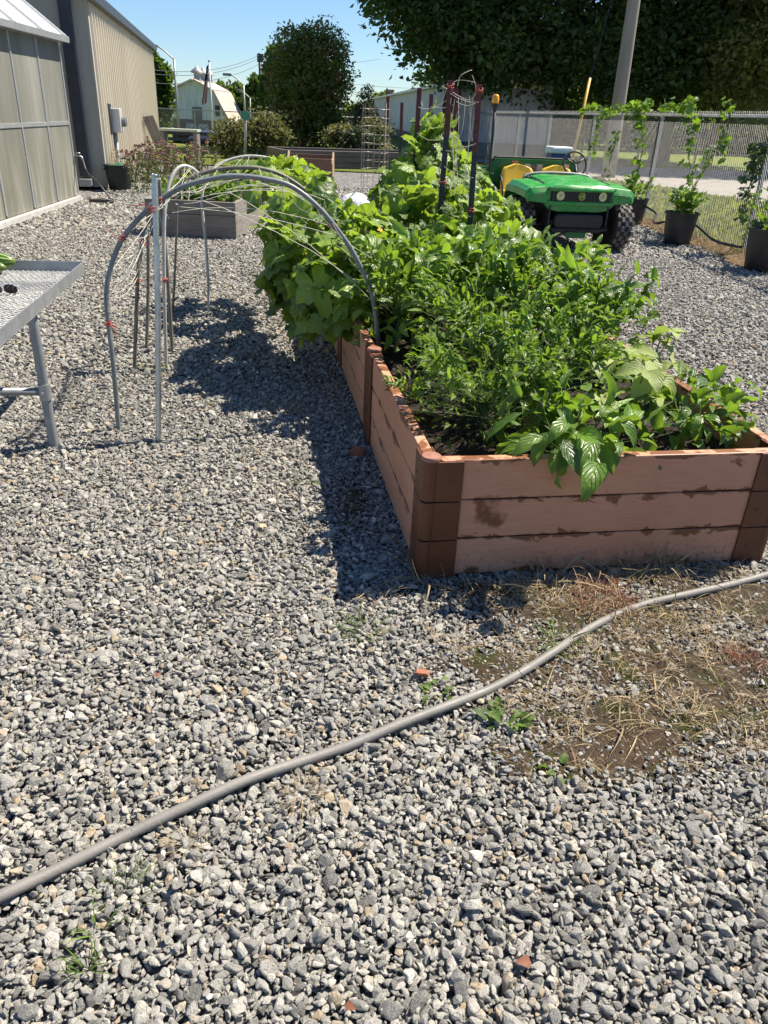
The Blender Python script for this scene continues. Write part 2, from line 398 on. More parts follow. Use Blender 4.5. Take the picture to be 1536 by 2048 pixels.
for i in range(14):
    bm = bmesh.new(); r_ = np.random.default_rng(100 + i)
    ax = np.array([1.08, r_.uniform(.55, .9), r_.uniform(.38, .66)])
    for p in unit(r_.normal(size=(15, 3))) * r_.uniform(.82, 1.1, (15, 1)): bm.verts.new(p * ax)
    res = bmesh.ops.convex_hull(bm, input=bm.verts)
    bmesh.ops.delete(bm, geom=[g for g in bm.verts if not g.link_faces], context='VERTS')
    bmesh.ops.dissolve_limit(bm, angle_limit=math.radians(16), verts=bm.verts, edges=bm.edges)
    bmesh.ops.bevel(bm, geom=list(bm.edges), offset=.085, segments=1, affect='EDGES', profile=.6)
    me = bpy.data.meshes.new('stone'); bm.to_mesh(me); bm.free(); me.materials.append(SM)
    ob = bpy.data.objects.new('stone', me); stone_col.objects.link(ob)
def in_view(x, y, m=.35):
    c = np.stack([x, y, -CAMH * np.ones_like(x)], -1) @ RC
    z = -c[..., 2]; u = c[..., 0] / np.maximum(z, .05); v = c[..., 1] / np.maximum(z, .05)
    return (z > .2) & (np.abs(u) < 768 / FPX + m) & (v > -1024 / FPX - .45) & (v < .6)
BED_C, BED_S = math.cos(math.radians(10.3)), math.sin(math.radians(10.3))
BED0 = G(845, 1148)
def bedw(u, v, z=0.): return np.array([BED0[0] + u * BED_C - v * BED_S, BED0[1] + u * BED_S + v * BED_C, z])
def bed_uv(x, y):
    dx = x - BED0[0]; dy = y - BED0[1]; return dx * BED_C + dy * BED_S, -dx * BED_S + dy * BED_C
pts, rots, scl, idx = [], [], [], []
def lay(y0, y1, pitch, size, zlo, zhi, seed, keep=1., dry_only=False):
    r_ = np.random.default_rng(seed)
    xs = np.arange(-9, 8, pitch); ys = np.arange(y0, y1, pitch)
    a, b = np.meshgrid(xs, ys); a = (a + r_.uniform(-.5, .5, a.shape) * pitch).ravel(); b = (b + r_.uniform(-.5, .5, b.shape) * pitch).ravel()
    m = in_view(a, b) & (r_.random(a.shape) < keep)
    u, v = bed_uv(a, b); m &= ~((u > .0) & (u < 1.23) & (v > 0.0) & (v < 6.1)); m &= a < fence_x(b) - .3
    m &= ~((b > 5) & (a < -4.85 - .09 * (b - 12.5)))
    a, b = a[m], b[m]; d_ = dry(a, b); k2 = (r_.random(len(a)) > d_ * .5) if not dry_only else (r_.random(len(a)) < np.clip(d_ * 1.6, 0, .9)); a, b, d_ = a[k2], b[k2], d_[k2]; n = len(a)
    sz = size * np.exp(r_.normal(0, .27, n)) * (1 - .3 * d_)
    z = r_.uniform(zlo, zhi, n) * (1 - d_ * .5) if not dry_only else r_.uniform(zlo, zhi, n)
    rt = np.stack([r_.normal(0, .45, n), r_.normal(0, .45, n), r_.uniform(0, 6.28, n)], 1)
    pts.append(np.stack([a, b, z], 1)); rots.append(rt); scl.append(sz); idx.append(r_.integers(0, 14, n))
lay(.3, 4.2, .0142, .0095, -.017, -.008, 1)
lay(.3, 4.2, .0158, .0108, -.009, .001, 2, .95)
lay(.3, 4.2, .046, .0145, -.002, .005, 3, .8)
lay(.3, 3.0, .013, .0045, -.012, .002, 9, .5)
lay(1.0, 3.2, .0165, .0042, -.002, .004, 11, .8, True)
lay(1.0, 3.2, .03, .0085, -.002, .005, 12, .6, True)
lay(4.2, 9.5, .0225, .0150, -.014, .002, 4)
lay(4.2, 9.5, .05, .018, -.003, .005, 5, .8)
lay(9.5, 17, .045, .027, -.014, .004, 6)
lay(9.5, 17, .09, .029, -.004, .006, 8, .7)
pts = np.concatenate(pts); rots = np.concatenate(rots); scl = np.concatenate(scl); idx = np.concatenate(idx)
print('stones', len(pts))
me = bpy.data.meshes.new('gravel'); me.vertices.add(len(pts)); me.vertices.foreach_set('co', pts.ravel().astype(np.float32))
for nm, ty, key, arr in (('rot', 'FLOAT_VECTOR', 'vector', rots), ('scl', 'FLOAT', 'value', scl), ('idx', 'INT', 'value', idx)):
    at = me.attributes.new(nm, ty, 'POINT'); at.data.foreach_set(key, arr.ravel().astype(np.int32 if ty == 'INT' else np.float32))
gravel = bpy.data.objects.new('gravel', me); COL.objects.link(gravel); me.materials.append(SM)
tag(gravel, 'loose grey and white crushed stones covering the yard', 'gravel', kind='stuff')
ng = bpy.data.node_groups.new('lay_stones', 'GeometryNodeTree')
ng.interface.new_socket('Geometry', in_out='INPUT', socket_type='NodeSocketGeometry'); ng.interface.new_socket('Geometry', in_out='OUTPUT', socket_type='NodeSocketGeometry')
gi = ng.nodes.new('NodeGroupInput'); go = ng.nodes.new('NodeGroupOutput'); ip = ng.nodes.new('GeometryNodeInstanceOnPoints')
ci = ng.nodes.new('GeometryNodeCollectionInfo'); ci.inputs['Collection'].default_value = stone_col; ci.inputs['Separate Children'].default_value = True; ci.inputs['Reset Children'].default_value = True
def nattr(nm, ty):
    q = ng.nodes.new('GeometryNodeInputNamedAttribute'); q.data_type = ty; q.inputs[0].default_value = nm; return [o for o in q.outputs if o.enabled][0]
ng.links.new(gi.outputs[0], ip.inputs['Points']); ng.links.new(ci.outputs[0], ip.inputs['Instance'])
ip.inputs['Pick Instance'].default_value = True
ng.links.new(nattr('idx', 'INT'), ip.inputs['Instance Index']); ng.links.new(nattr('scl', 'FLOAT'), ip.inputs['Scale'])
e2r = ng.nodes.new('FunctionNodeEulerToRotation'); ng.links.new(nattr('rot', 'FLOAT_VECTOR'), e2r.inputs[0]); ng.links.new(e2r.outputs[0], ip.inputs['Rotation'])
ng.links.new(ip.outputs[0], go.inputs[0])
md = gravel.modifiers.new('stones', 'NODES'); md.node_group = ng

# --- lawn beyond the fence and at the back, road, far field
def lawn_mat():
    k = NT('lawn_grass'); v = k.coord('Object')
    c = k.ramp(k.noise(v, .55, 6, .65), [(.3, lin(.10, .15, .024)), (.5, lin(.15, .19, .034)), (.7, lin(.23, .23, .06))])
    c2 = k.ramp(k.noise(v, 26, 4, .7), [(.3, lin(.45, .5, .4)), (.7, lin(1.25, 1.2, 1.1))])
    c = k.mix(1., c, c2, 'MULTIPLY'); k.bump(k.noise(v, 30, 5, .7), .9, .05)
    return k.fin(c, .9, 0., .15)
LAWN = lawn_mat()
ys = graded(-5, 900, 3, 30, .5, 1.18); ts = graded(0, 900, 0, 12, .5, 1.18)
Xl = (fence_x(np.minimum(ys, 75)) + .18)[None] + ts[:, None]; Yl = np.broadcast_to(ys[None], Xl.shape)
mb = MB(); mb.grid(np.stack([Xl, Yl, terr(Xl, Yl) + .006], -1)[::-1])
xs = -graded(0, 900, 0, 30, 1., 1.18)[::-1]; ys2 = graded(23.9, 900, 24, 100, 2., 1.18)
Xb = fence_x(np.minimum(ys2, 75))[:, None] + .17 + xs[None]; Yb = np.broadcast_to(ys2[:, None], Xb.shape)
mb.grid(np.stack([Xb, Yb, terr(Xb, Yb) + .004], -1))
tag(mb.build('lawn', LAWN, smooth=True), 'mown sunny grass beyond the chain link fence', 'lawn', kind='structure')
road_poly = [G(1301, 376), G(1536, 409), np.array([9.6, 14.4, 0]), np.array([13, 8.5, 0]), np.array([19, 0, 0]), np.array([60, 0, 0]), np.array([60, 31.5, 0]), np.array([14, 31.2, 0]), np.array([7.9, 30.8, 0]), np.array([2.2, 31.5, 0]), np.array([2.6, 29.2, 0]), np.array([4.6, 25, 0])]
mb = MB(); P = np.array(road_poly); P[:, 2] = .014; mb.add(P, [tuple(range(len(P)))])
k = NT('old_asphalt'); v = k.coord('Object')
c = k.ramp(k.noise(v, 3, 8, .7), [(.3, lin(.22, .205, .185)), (.7, lin(.32, .3, .27))]); c = k.mix(1., c, k.ramp(k.noise(v, 60, 3), [(.3, lin(.75, .75, .75)), (.7, lin(1.15, 1.15, 1.15))]), 'MULTIPLY')
vo = k.n('TexVoronoi', feature='DISTANCE_TO_EDGE'); k.set(vo, 'Vector', v); vo.inputs['Scale'].default_value = .35
c = k.mix(k.rng(vo.outputs[0], 0., .012, .7, 0.), c, lin(.06, .055, .05)); k.bump(k.noise(v, 70, 3), .4, .01)
tag(mb.build('road', k.fin(c, .85, 0., .3)), 'pale old asphalt road beyond the fence', 'road', kind='structure')
# dry thatch strip along the fence foot
ys = np.arange(5.5, 26, .12); ts = np.linspace(0, 1, 7)
wv = .5 + .25 * vnoise(ys, ys * 0, 1.3, 3); P = np.zeros((len(ys), 7, 3))
for i, y in enumerate(ys):
    for j, t in enumerate(ts): P[i, j] = (fence_x(y) + .3 - wv[i] * t - .08 * vnoise(y, t * 5, 6, 2), y, .012 + .03 * math.sin(PI * t) * vnoise(y, t * 3, 8, 4))
mb = MB(); mb.grid(P); k = NT('dry_thatch'); v = k.coord('Object')
c = k.ramp(k.noise(v, 25, 5, .7), [(.3, lin(.09, .05, .025)), (.5, lin(.2, .13, .065)), (.7, lin(.32, .24, .13))]); k.bump(k.noise(v, 60, 4, .7), .9, .03)
tag(mb.build('verge', k.fin(c, .9, 0., .2)), 'strip of brown dead grass along the fence foot', 'verge', kind='structure')
# ================================================================== RAISED BED
def board_mat():
    k = NT('composite_board'); v = k.coord('Object'); g = k.n('TexCoord'); sp = k.n('SeparateXYZ'); k.set(sp, 0, g.outputs['Object'])
    grain = k.noise(k.coord('Object', (3, 3, 60)), 3, 5, .6)
    c = k.ramp(grain, [(.3, lin(.50, .238, .14)), (.7, lin(.60, .305, .188))])
    c = k.mix(k.rng(k.noise(v, 2.2, 4), .4, .7, 0, .5), c, lin(.40, .18, .10))
    seam = k.math('MULTIPLY', k.math('ABSOLUTE', k.math('SUBTRACT', k.math('FRACT', k.math('DIVIDE', sp.outputs[2], .142)), .5)), 2.)
    n1 = k.noise(k.coord('Object', (1, 1, 1.6)), 9, 4, .6, .6)
    st = k.rng(k.math('ADD', k.math('MULTIPLY', k.math('POWER', seam, 2.2), .30), n1), .735, .785)
    # one long runnel of damp near the corner
    dx = k.math('DIVIDE', k.math('SUBTRACT', sp.outputs[0], .205), .062); dz = k.math('DIVIDE', k.math('SUBTRACT', sp.outputs[2], .235), .062)
    dd = k.math('ADD', k.math('ADD', k.math('MULTIPLY', dx, dx), k.math('MULTIPLY', dz, dz)), k.math('MULTIPLY', k.math('SUBTRACT', k.noise(v, 11, 4), .5), 4.2))
    fr = k.rng(sp.outputs[1], .0, .02, 1, 0)
    st = k.math('MAXIMUM', st, k.math('MULTIPLY', k.rng(dd, .5, 1.0, 1, 0), fr))
    c = k.mix(k.math('MULTIPLY', st, .85), c, lin(.13, .045, .014))
    dirt = k.math('MULTIPLY', k.rng(sp.outputs[2], .02, .12, 1, 0), k.rng(k.noise(v, 60, 4), .52, .66))
    c = k.mix(k.math('MULTIPLY', dirt, .6), c, lin(.1, .055, .03))
    k.bump(k.noise(k.coord('Object', (3, 3, 50)), 8, 4), .18, .003)
    return k.fin(c, k.rng(st, 0, 1, .62, .42), 0., .35)
BOARD = board_mat()
BRKT = plain('brown_bracket', lin(.095, .027, .009), lin(.13, .04, .014), 9, .5, bump=.15, bscale=120)
CAPM = plain('faded_cap', lin(.34, .17, .12), lin(.24, .1, .065), 25, .55)
LEN, WID, TH, BH = 6.1, 1.23, .038, .142
bed = thing('raised_garden_bed', 'long raised vegetable bed of pinkish composite boards with brown corner brackets', 'raised bed', bedw(0, 0), local=True, rz=math.radians(10.3))
def board(c, d, j=0.):
    mb = MB(); mb.box(c, d); mb.build('board', BOARD, bed, bevel=.004)
for t in range(3):
    z = BH * t + BH / 2 + .002; h = BH - .0035
    for vv in (0, LEN): board((WID / 2, vv, z), (WID - .062, TH, h))
    for uu in (0, WID):
        for s in range(5):
            v0 = s * 1.22 + .031; v1 = (s + 1) * 1.22 - .031
            board((uu, (v0 + v1) / 2, z), (TH, v1 - v0, h))
def hinge(u, v, dirs, top=.43):
    mb = MB()
    for t in range(3):
        z0 = BH * t + .002; z1 = BH * (t + 1) - .002
        mb.lathe([(.0285, z0), (.030, z0 + .003), (.030, z1 - .003), (.0285, z1)], (u, v, 0), 20)
        for (a, b) in dirs:          # flanges clasping both faces of the board end
            for sd in (-1, 1):
                c = np.array([u + a * .058, v + b * .058, (z0 + z1) / 2]) + np.array([abs(b), abs(a), 0]) * sd * (TH / 2 + .0045)
                mb.box(c, (.088 if a else .008, .088 if b else .008, z1 - z0))
    for t in range(3):
        for (a, b) in dirs:
            for sd in (-1, 1):
                c = np.array([u + a * .062, v + b * .062, BH * (t + .5)]) + np.array([abs(b), abs(a), 0]) * sd * (TH / 2 + .009)
                ax = np.array([abs(b), abs(a), 0.]) * sd; mb.tube([c - ax * .003, c + ax * .001, c + ax * .002], [.007, .0065, .004], 10)
    o = mb.build('corner_bracket', BRKT, bed, bevel=.0015)
    mb = MB(); mb.lathe([(.031, .424), (.033, .428), (.033, .434), (.030, .438), (.0, .439)], (u, v, 0), 24); mb.build('cap', CAPM, o, smooth=True, auto=40)
for u in (0, WID):
    hinge(u, 0, [(1 if u == 0 else -1, 0), (0, 1)]); hinge(u, LEN, [(1 if u == 0 else -1, 0), (0, -1)])
    for s in range(1, 5): hinge(u, s * 1.22, [(0, 1), (0, -1)])
# soil
us = np.linspace(.021, WID - .021, 50); vs = np.linspace(.021, LEN - .021, 180); U, V = np.meshgrid(us, vs, indexing='ij')
Zs = .315 + .02 * (vnoise(U, V, 6, 3) - .5) + .035 * (vnoise(U, V, 22, 4) - .5) + .02 * (vnoise(U, V, 50, 5) - .5)
P = np.zeros(U.shape + (3,)); P[..., 0] = BED0[0] + U * BED_C - V * BED_S; P[..., 1] = BED0[1] + U * BED_S + V * BED_C; P[..., 2] = Zs
k = NT('potting_soil'); v = k.coord('Object'); c = k.ramp(k.noise(v, 70, 5, .7), [(.32, lin(.012, .009, .007)), (.55, lin(.04, .03, .023)), (.68, lin(.09, .07, .055)), (.75, lin(.3, .27, .22))])
k.bump(k.noise(v, 90, 5, .7), 1., .012)
mb = MB(); mb.grid(P); tag(mb.build('soil', k.fin(c, .9, 0., .25), smooth=False), 'dark potting soil filling the raised bed', 'soil', kind='structure')

# ================================================================== PLANTS IN THE BED
PEP = leafmat('pepper_leaf', lin(.033, .088, .010), lin(.14, .25, .028), (.36, .6, .04), .30, .34, 5, .3, .7, .7)
CHI = leafmat('chilli_leaf', lin(.04, .098, .012), lin(.17, .275, .03), (.38, .62, .04), .30, .34, 4, .25, .7, .6)
CUC = leafmat('cucumber_leaf', lin(.05, .112, .016), lin(.18, .275, .042), (.42, .62, .045), .38, .44, 5, .3, .65, .7)
BEA = leafmat('bean_leaf', lin(.18, .25, .06), lin(.33, .40, .13), (.4, .55, .08), .34, .5, 7, .2, .4, .5)
STEM = plain('green_stem', lin(.09, .16, .035), lin(.06, .1, .025), 20, .5)
WOODY = plain('brown_stem', lin(.1, .075, .04), lin(.06, .07, .025), 20, .7)
PETAL = plain('yellow_petal', lin(.75, .48, .02), lin(.8, .4, .01), 20, .5)
FRUIT = plain('green_chilli', lin(.06, .15, .02), lin(.1, .2, .03), 12, .25)
DRYL = plain('withered_leaf', lin(.45, .33, .14), lin(.5, .36, .22), 20, .8)
def stems_of(root, h, spread, nb, seed, lean=(0, 0)):
    """forking branches: list of (points, radii)"""
    r_ = np.random.default_rng(seed); out = []; tips = []
    up0 = np.array([lean[0], lean[1], 1.]) * h * .32
    f0 = root + up0 + np.array([r_.normal(0, .01), r_.normal(0, .01), 0])
    out.append((smooth_path([root - [0, 0, .04], root + up0 * .5, f0], 3), .006))
    for b in range(nb):
        a = 2 * PI * b / nb + r_.uniform(-.4, .4); q = r_.uniform(.45, 1.)
        d = np.array([math.cos(a) * spread * q, math.sin(a) * spread * q, h * .66 * r_.uniform(.75, 1.1)])
        m = f0 + d * .5 + np.array([math.cos(a), math.sin(a), 0]) * spread * .12; e = f0 + d + np.array([lean[0], lean[1], 0]) * h * .5
        out.append((smooth_path([f0, m, e], 4), .004)); tips.append(out[-1][0])
        for s in range(2):
            t0 = f0 * .5 + m * .5 if s else m
            a2 = a + r_.uniform(-1.1, 1.1); d2 = np.array([math.cos(a2) * spread * .55, math.sin(a2) * spread * .55, h * r_.uniform(.1, .38)])
            out.append((smooth_path([t0, t0 + d2 * .5 + [0, 0, .01], t0 + d2], 3), .0025)); tips.append(out[-1][0])
    return out, tips
def pepper(label, uv, h, spread, nleaf, size, tmpl, mat, seed, nb=5, lean=(0, 0), group='pepper plants in the raised bed', name='pepper_plant', cat='pepper plant', droop=.0, fruit=0, z0=.315, up=.75):
    global rng
    rng = np.random.default_rng(seed); root = bedw(uv[0], uv[1], z0) if len(uv) == 2 else np.array(uv, float)
    o = thing(name, label, cat, root, group)
    st, tips = stems_of(root, h, spread, nb, seed, lean)
    mb = MB()
    for p, r in st: mb.tube(p, np.linspace(r, r * .5, len(p)), 5)
    n = nleaf; which = rng.integers(0, len(tips), n); tt = rng.beta(2.2, 1.1, n)
    pos = np.array([tips[w_][min(len(tips[w_]) - 1, int(t * len(tips[w_])))] for w_, t in zip(which, tt)])
    cen = root + np.array([lean[0] * h, lean[1] * h, h * .35])
    low = rng.random(n) < .26; a_ = rng.uniform(0, 2 * PI, n); q_ = spread * np.sqrt(rng.uniform(.25, 1.1, n)); low_p = np.stack([root[0] + q_ * np.cos(a_), root[1] + q_ * np.sin(a_), root[2] + h * rng.uniform(.12, .75, n)], 1)
    pos = np.where(low[:, None], low_p, pos)
    out = unit((pos - cen) * [1, 1, .5]); d = unit(out * .8 + rdir(n) * .75 + np.array([0, 0, .15 - droop]))
    pet = size * rng.uniform(.15, .55, n)[:, None]; base = pos + rng.normal(0, size * .3, (n, 3)); base[:, 2] = np.maximum(base[:, 2], root[2] + .03)
    for i in range(0, n, 2): mb.tube([pos[i] if not low[i] else root + np.array([0, 0, max(.02, (pos[i][2] - root[2]) * .55)]), base[i] + d[i] * .002], .0011, 3, False)
    mb.build('stem', STEM, o, smooth=True)
    nr = unit(np.array([0, 0, up]) + out * .35 + rng.normal(0, .38, (n, 3)))
    lb = MB(); sz = size * np.exp(np.clip(rng.normal(0, .26, n), -.5, .36)); young = np.clip((pos[:, 2] - root[2]) / h - .55, 0, 1)
    scatter(lb, tmpl, base, d, nr, sz * (1 - .35 * young * rng.random(n)), np.clip(.34 + young * .55 + rng.normal(0, .27, n), 0, 1))
    lb.build('leaves', mat, o, smooth=True)
    if fruit:
        for i in range(fruit):
            p = tips[rng.integers(0, len(tips))][-1] + rng.normal(0, .03, 3); q = rdir(1, -1, -.2)[0] * rng.uniform(.03, .06)
            fb = MB(); fb.tube(smooth_path([p, p + q * .5 + [0, 0, .004], p + q], 4), np.array([.003, .006, .007, .0075, .007, .006, .005, .0035, .001]), 8); fb.build('chilli', FRUIT, o, smooth=True)
    return o
pepper('large leaved pepper plant drooping over the front board of the raised bed', (.50, .10), .25, .20, 110, .115, T_PEP, PEP, 21, 6, (.0, -.12), droop=.6)
pepper('bushy pepper plant in the front right corner of the raised bed', (1.05, .33), .24, .2, 130, .085, T_PEP, PEP, 22, 6, (.1, 0), droop=.15)
pepper('fine leaved chilli bush nearest the left front corner of the bed', (.30, .46), .38, .25, 1250, .043, T_CHI, CHI, 23, 8, fruit=4)
pepper('fine leaved chilli bush behind the large drooping pepper plant', (.60, .68), .42, .28, 1350, .045, T_CHI, CHI, 24, 8, fruit=5)
pepper('taller fine leaved chilli bush in the middle of the bed', (.46, 1.12), .46, .30, 1150, .05, T_CHI, CHI, 25, 8)
pepper('little low pepper plant beside the left board, alone on bare soil', (.10, .78), .15, .09, 70, .045, T_CHI, CHI, 26, 4)
pepper('leafy pepper plant beside the left board near the second cap', (.17, 1.62), .48, .22, 360, .08, T_PEP, CHI, 27, 7)
pepper('tall dark pepper plant beside the right board, standing clear against gravel', (1.06, 1.28), .46, .23, 330, .085, T_PEP, PEP, 28, 7)
pepper('broad pepper plant right of the middle chilli bush', (.80, 1.55), .50, .27, 400, .092, T_PEP, PEP, 29, 7)
pepper('pepper plant in the middle with long arching pale leaves', (.46, 1.85), .50, .27, 400, .092, T_PEP, CHI, 30, 7)
pepper('pepper plant with a yellowing leaf in the middle of the bed', (.78, 2.15), .52, .27, 420, .09, T_PEP, CHI, 31, 8)
pepper('sunlit pepper plant leaning over the right board behind the dark one', (1.12, 1.9), .44, .23, 340, .085, T_PEP, CHI, 32, 7)
pepper('pepper plant under the cucumber leaves left of centre', (.30, 2.35), .46, .24, 380, .075, T_PEP, PEP, 33, 7)
pepper('thin dark stemmed pepper plant near the black fence post', (1.05, 2.6), .46, .23, 380, .062, T_CHI, CHI, 34, 8)
def bean(label, uv, h, n, size, seed, spread=.12, grp='broad leaved bean plants'):
    global rng
    rng = np.random.default_rng(seed); root = bedw(*uv, .315); o = thing('bean_plant', label, 'bean plant', root, grp); mb = MB(); lb = MB()
    for i in range(n):
        a = 2 * PI * i / n + rng.uniform(-.5, .5); r = spread * rng.uniform(.3, 1.); hh = h * rng.uniform(.55, 1.05)
        e = root + [math.cos(a) * r, math.sin(a) * r, hh]; mb.tube(smooth_path([root, root * .5 + e * .5 + [0, 0, .04], e], 4), .0025, 5)
        for b in (-1.9, 0, 1.9):
            a2 = a + b; d = np.array([math.cos(a2), math.sin(a2), rng.uniform(-.5, .15)])
            scatter(lb, T_BEAN, [e], [d], np.array([[math.cos(a) * .3, math.sin(a) * .3 - .1, 1.]]), [size * rng.uniform(.75, 1.15)], [rng.uniform(.3, .9)])
    mb.build('stem', STEM, o, smooth=True); lb.build('leaves', BEA, o, smooth=True); return o
bean('yellow green bean plant with broad leaves behind the drooping pepper', (.80, .34), .30, 7, .115, 41, .11)
bean('pale bean plant spilling over the right board', (1.14, .84), .30, 7, .10, 42, .13)
def in_ell(p, e): return (((p - e[0]) / np.array(e[1])) ** 2).sum(-1)
def vine(label, ells, n, size, seed, group, flowers=0, root=None, mat=None, name='cucumber_vine', cat='cucumber vine', tendrils=14):
    """leaves lie over a heap (ellipsoids), a few inside, with runners and stalks"""
    global rng
    rng = np.random.default_rng(seed); ells = [(np.array(c, float), r) for c, r in ells]
    root = np.array(root if root is not None else [ells[0][0][0], ells[0][0][1], .32], float)
    o = thing(name, label, cat, root, group)
    wts = np.array([r[0] * r[1] + r[1] * r[2] + r[0] * r[2] for c, r in ells]); wts /= wts.sum()
    pos, out = [], []
    while len(pos) < n:
        c, r = ells[rng.choice(len(ells), p=wts)]
        u = rdir(1, -.75, 1.)[0]; q = rng.beta(6, 1.2) * 1.08
        p = c + u * np.array(r) * q
        if any(in_ell(p, e) < .55 for e in ells if e[0] is not c) and rng.random() < .8: continue
        if p[2] < .05: continue
        pos.append(p); out.append(unit(u / np.array(r)))
    pos = np.array(pos); out = np.array(out)
    nr = unit(out * .75 + np.array([0, 0, .75]) + SUN * .35 + rng.normal(0, .33, (n, 3)))
    d = unit(out * .8 + np.array([0, 0, -.75]) + rng.normal(0, .55, (n, 3)))
    sz = size * np.exp(rng.normal(0, .28, n)); stalk = pos - d * sz[:, None] * .1
    lb = MB(); scatter(lb, T_CUC, stalk, d, nr, sz, np.clip(rng.normal(.45, .36, n), 0, 1)); lb.build('leaves', mat or CUC, o, smooth=True)
    mb = MB()
    for i in range(0, n, 2):
        e = stalk[i] - out[i] * sz[i] * rng.uniform(.5, 1.) - np.array([0, 0, sz[i] * .5]); mb.tube(smooth_path([stalk[i], (stalk[i] + e) / 2 + [0, 0, .012], e], 2), .0022, 4, False)
    for c, r in ells:
        for j in range(3):
            a = rng.uniform(0, 6.28); pp = [root] + [c + np.array(r) * .85 * np.array([math.cos(a + t) * math.cos(t), math.sin(a + t) * math.cos(t), math.sin(t) * 1.1]) for t in (-.6, 0, .6, 1.2)]
            mb.tube(smooth_path(pp, 6), .0035, 5, False)
    for j in range(tendrils):
        i = rng.integers(0, n); a0 = rng.uniform(0, 6.28); t = np.linspace(0, 1, 14); p = pos[i] + out[i] * (t * rng.uniform(.06, .14))[:, None] + np.stack([np.cos(a0 + t * 9), np.sin(a0 + t * 9), np.sin(t * 7)], 1) * (.018 * t)[:, None]
        mb.tube(p, .0009, 3, False)
    mb.build('stem', STEM, o, smooth=True)
    for j in range(flowers):
        i = rng.integers(0, n); p = pos[i] + out[i] * .02; fb = MB()
        for q in range(5):
            a = q * 2 * PI / 5; ex = unit(np.cross(out[i], [.1, .2, 1.])); ey = np.cross(out[i], ex)
            scatter(fb, T_SIMP, [p], [(ex * math.cos(a) + ey * math.sin(a)) + out[i] * .35], np.array([out[i]]), [.026], [.5])
        fb.build('flower', PETAL, o, smooth=True)
    return o
VG = 'cucumber vines on the arches'
vine('cucumber vine sprawling along the tops of the bent pipes at the far end', [(D(560, 362, 5.9), (.30, .55, .12)), (D(490, 345, 6.2), (.22, .3, .05)), (D(612, 412, 5.3), (.22, .45, .14))], 170, .15, 51, VG, 2, bedw(.15, 4.2, .32))
vine('cucumber vine heaped over the right half of the pipe arches with yellow flowers', [(D(620, 458, 4.7), (.28, .5, .22)), (D(690, 500, 4.4), (.30, .4, .22)), (D(575, 480, 4.9), (.14, .35, .2))], 220, .14, 52, VG, 5, bedw(.12, 2.9, .32))
vine('cucumber vine hanging down the left outside of the raised bed', [(D(612, 560, 4.45), (.21, .3, .26)), (D(672, 590, 4.15), (.23, .25, .27)), (D(625, 640, 4.2), (.10, .14, .12)), (D(555, 572, 4.5), (.09, .12, .08))], 150, .145, 53, VG, 5, bedw(-.08, 2.3, .25))
VP = 'cucumber vines round the steel posts'
vine('cucumber vine climbing to the tip of the steel post trellis', [(D(850, 300, 6.4), (.13, .16, .27)), (D(862, 365, 6.1), (.30, .3, .28)), (D(910, 390, 6.0), (.27, .28, .24)), (D(805, 385, 6.0), (.22, .25, .22)), (D(880, 320, 6.2), (.16, .2, .24)), (D(922, 388, 5.9), (.13, .2, .2))], 290, .14, 54, VP, 4, bedw(.5, 3.7, .32))
vine('dense cucumber vine at the foot of the steel posts', [(D(868, 450, 5.5), (.42, .42, .30)), (D(815, 480, 5.3), (.24, .36, .25)), (D(790, 470, 5.4), (.14, .26, .14))], 220, .145, 55, VP, 2, bedw(.35, 3.2, .32))
vine('yellow green cucumber vine trailing right toward the parked utility vehicle', [(D(965, 445, 5.7), (.27, .35, .2)), (D(1020, 500, 5.0), (.22, .35, .15)), (D(930, 500, 5.1), (.28, .3, .2))], 190, .125, 56, VP, 3, bedw(.9, 3.2, .32))
vine('cucumber vine low between the arches and the steel posts', [(D(760, 530, 4.5), (.25, .3, .18)), (D(830, 550, 4.5), (.22, .3, .16))], 110, .135, 57, VP, 1, bedw(.3, 2.6, .32))
lb = MB(); rng = np.random.default_rng(5)
for q, s in ((D(1047, 577, 4.3), .05), (D(1028, 640, 3.9), .04)):
    lb = MB(); scatter(lb, T_BEAN, [q], [[.6, -.5, -.4]], np.array([[.2, -.5, .8]]), [s], [.5]); tag(lb.build('withered_leaf', PETAL if s > .045 else DRYL, origin=q, smooth=True), 'bright yellow leaf caught high among the green peppers' if s > .045 else 'smaller tan withered leaf below the yellow one in the peppers', 'leaf')
# ================================================================== PIPE ARCHES, POLES, TWINE
PIPE = plain('grey_conduit', lin(.21, .23, .23), lin(.14, .155, .15), 14, .45, bump=.05)
PIPED = plain('weathered_conduit', lin(.19, .175, .14), lin(.12, .105, .08), 14, .55, bump=.05)
PIPEB = plain('shiny_conduit', lin(.55, .57, .58), lin(.38, .4, .4), 14, .3, .75, bump=.04)
PIPEL = plain('pale_conduit', lin(.55, .54, .48), lin(.42, .41, .36), 14, .45)
TWINE = plain('cream_twine', lin(.62, .6, .5), lin(.5, .48, .4), 40, .9)
TIE = plain('red_tie', lin(.42, .06, .04), lin(.5, .12, .1), 30, .6)
def tie(p, par, r=.016, seed=0):
    r_ = np.random.default_rng(seed); mb = MB(); p = np.asarray(p, float)
    for q in range(3):
        a = np.linspace(0, 2 * PI, 12); tl = r_.normal(0, .3, 2)
        mb.tube(np.stack([p[0] + r * np.cos(a), p[1] + r * np.sin(a) * .9, p[2] + (q - 1) * .006 + tl[0] * r * np.cos(a) + tl[1] * r * np.sin(a)], 1), .0022, 5, False)
    for q in range(2):
        e = p + r_.normal(0, .022, 3) + [0, -.015, 0]; mb.tube(smooth_path([p + [0, -r, 0], (p + e) / 2 + r_.normal(0, .01, 3), e], 3), .0016, 4)
    mb.build('tie', TIE, par, smooth=True)
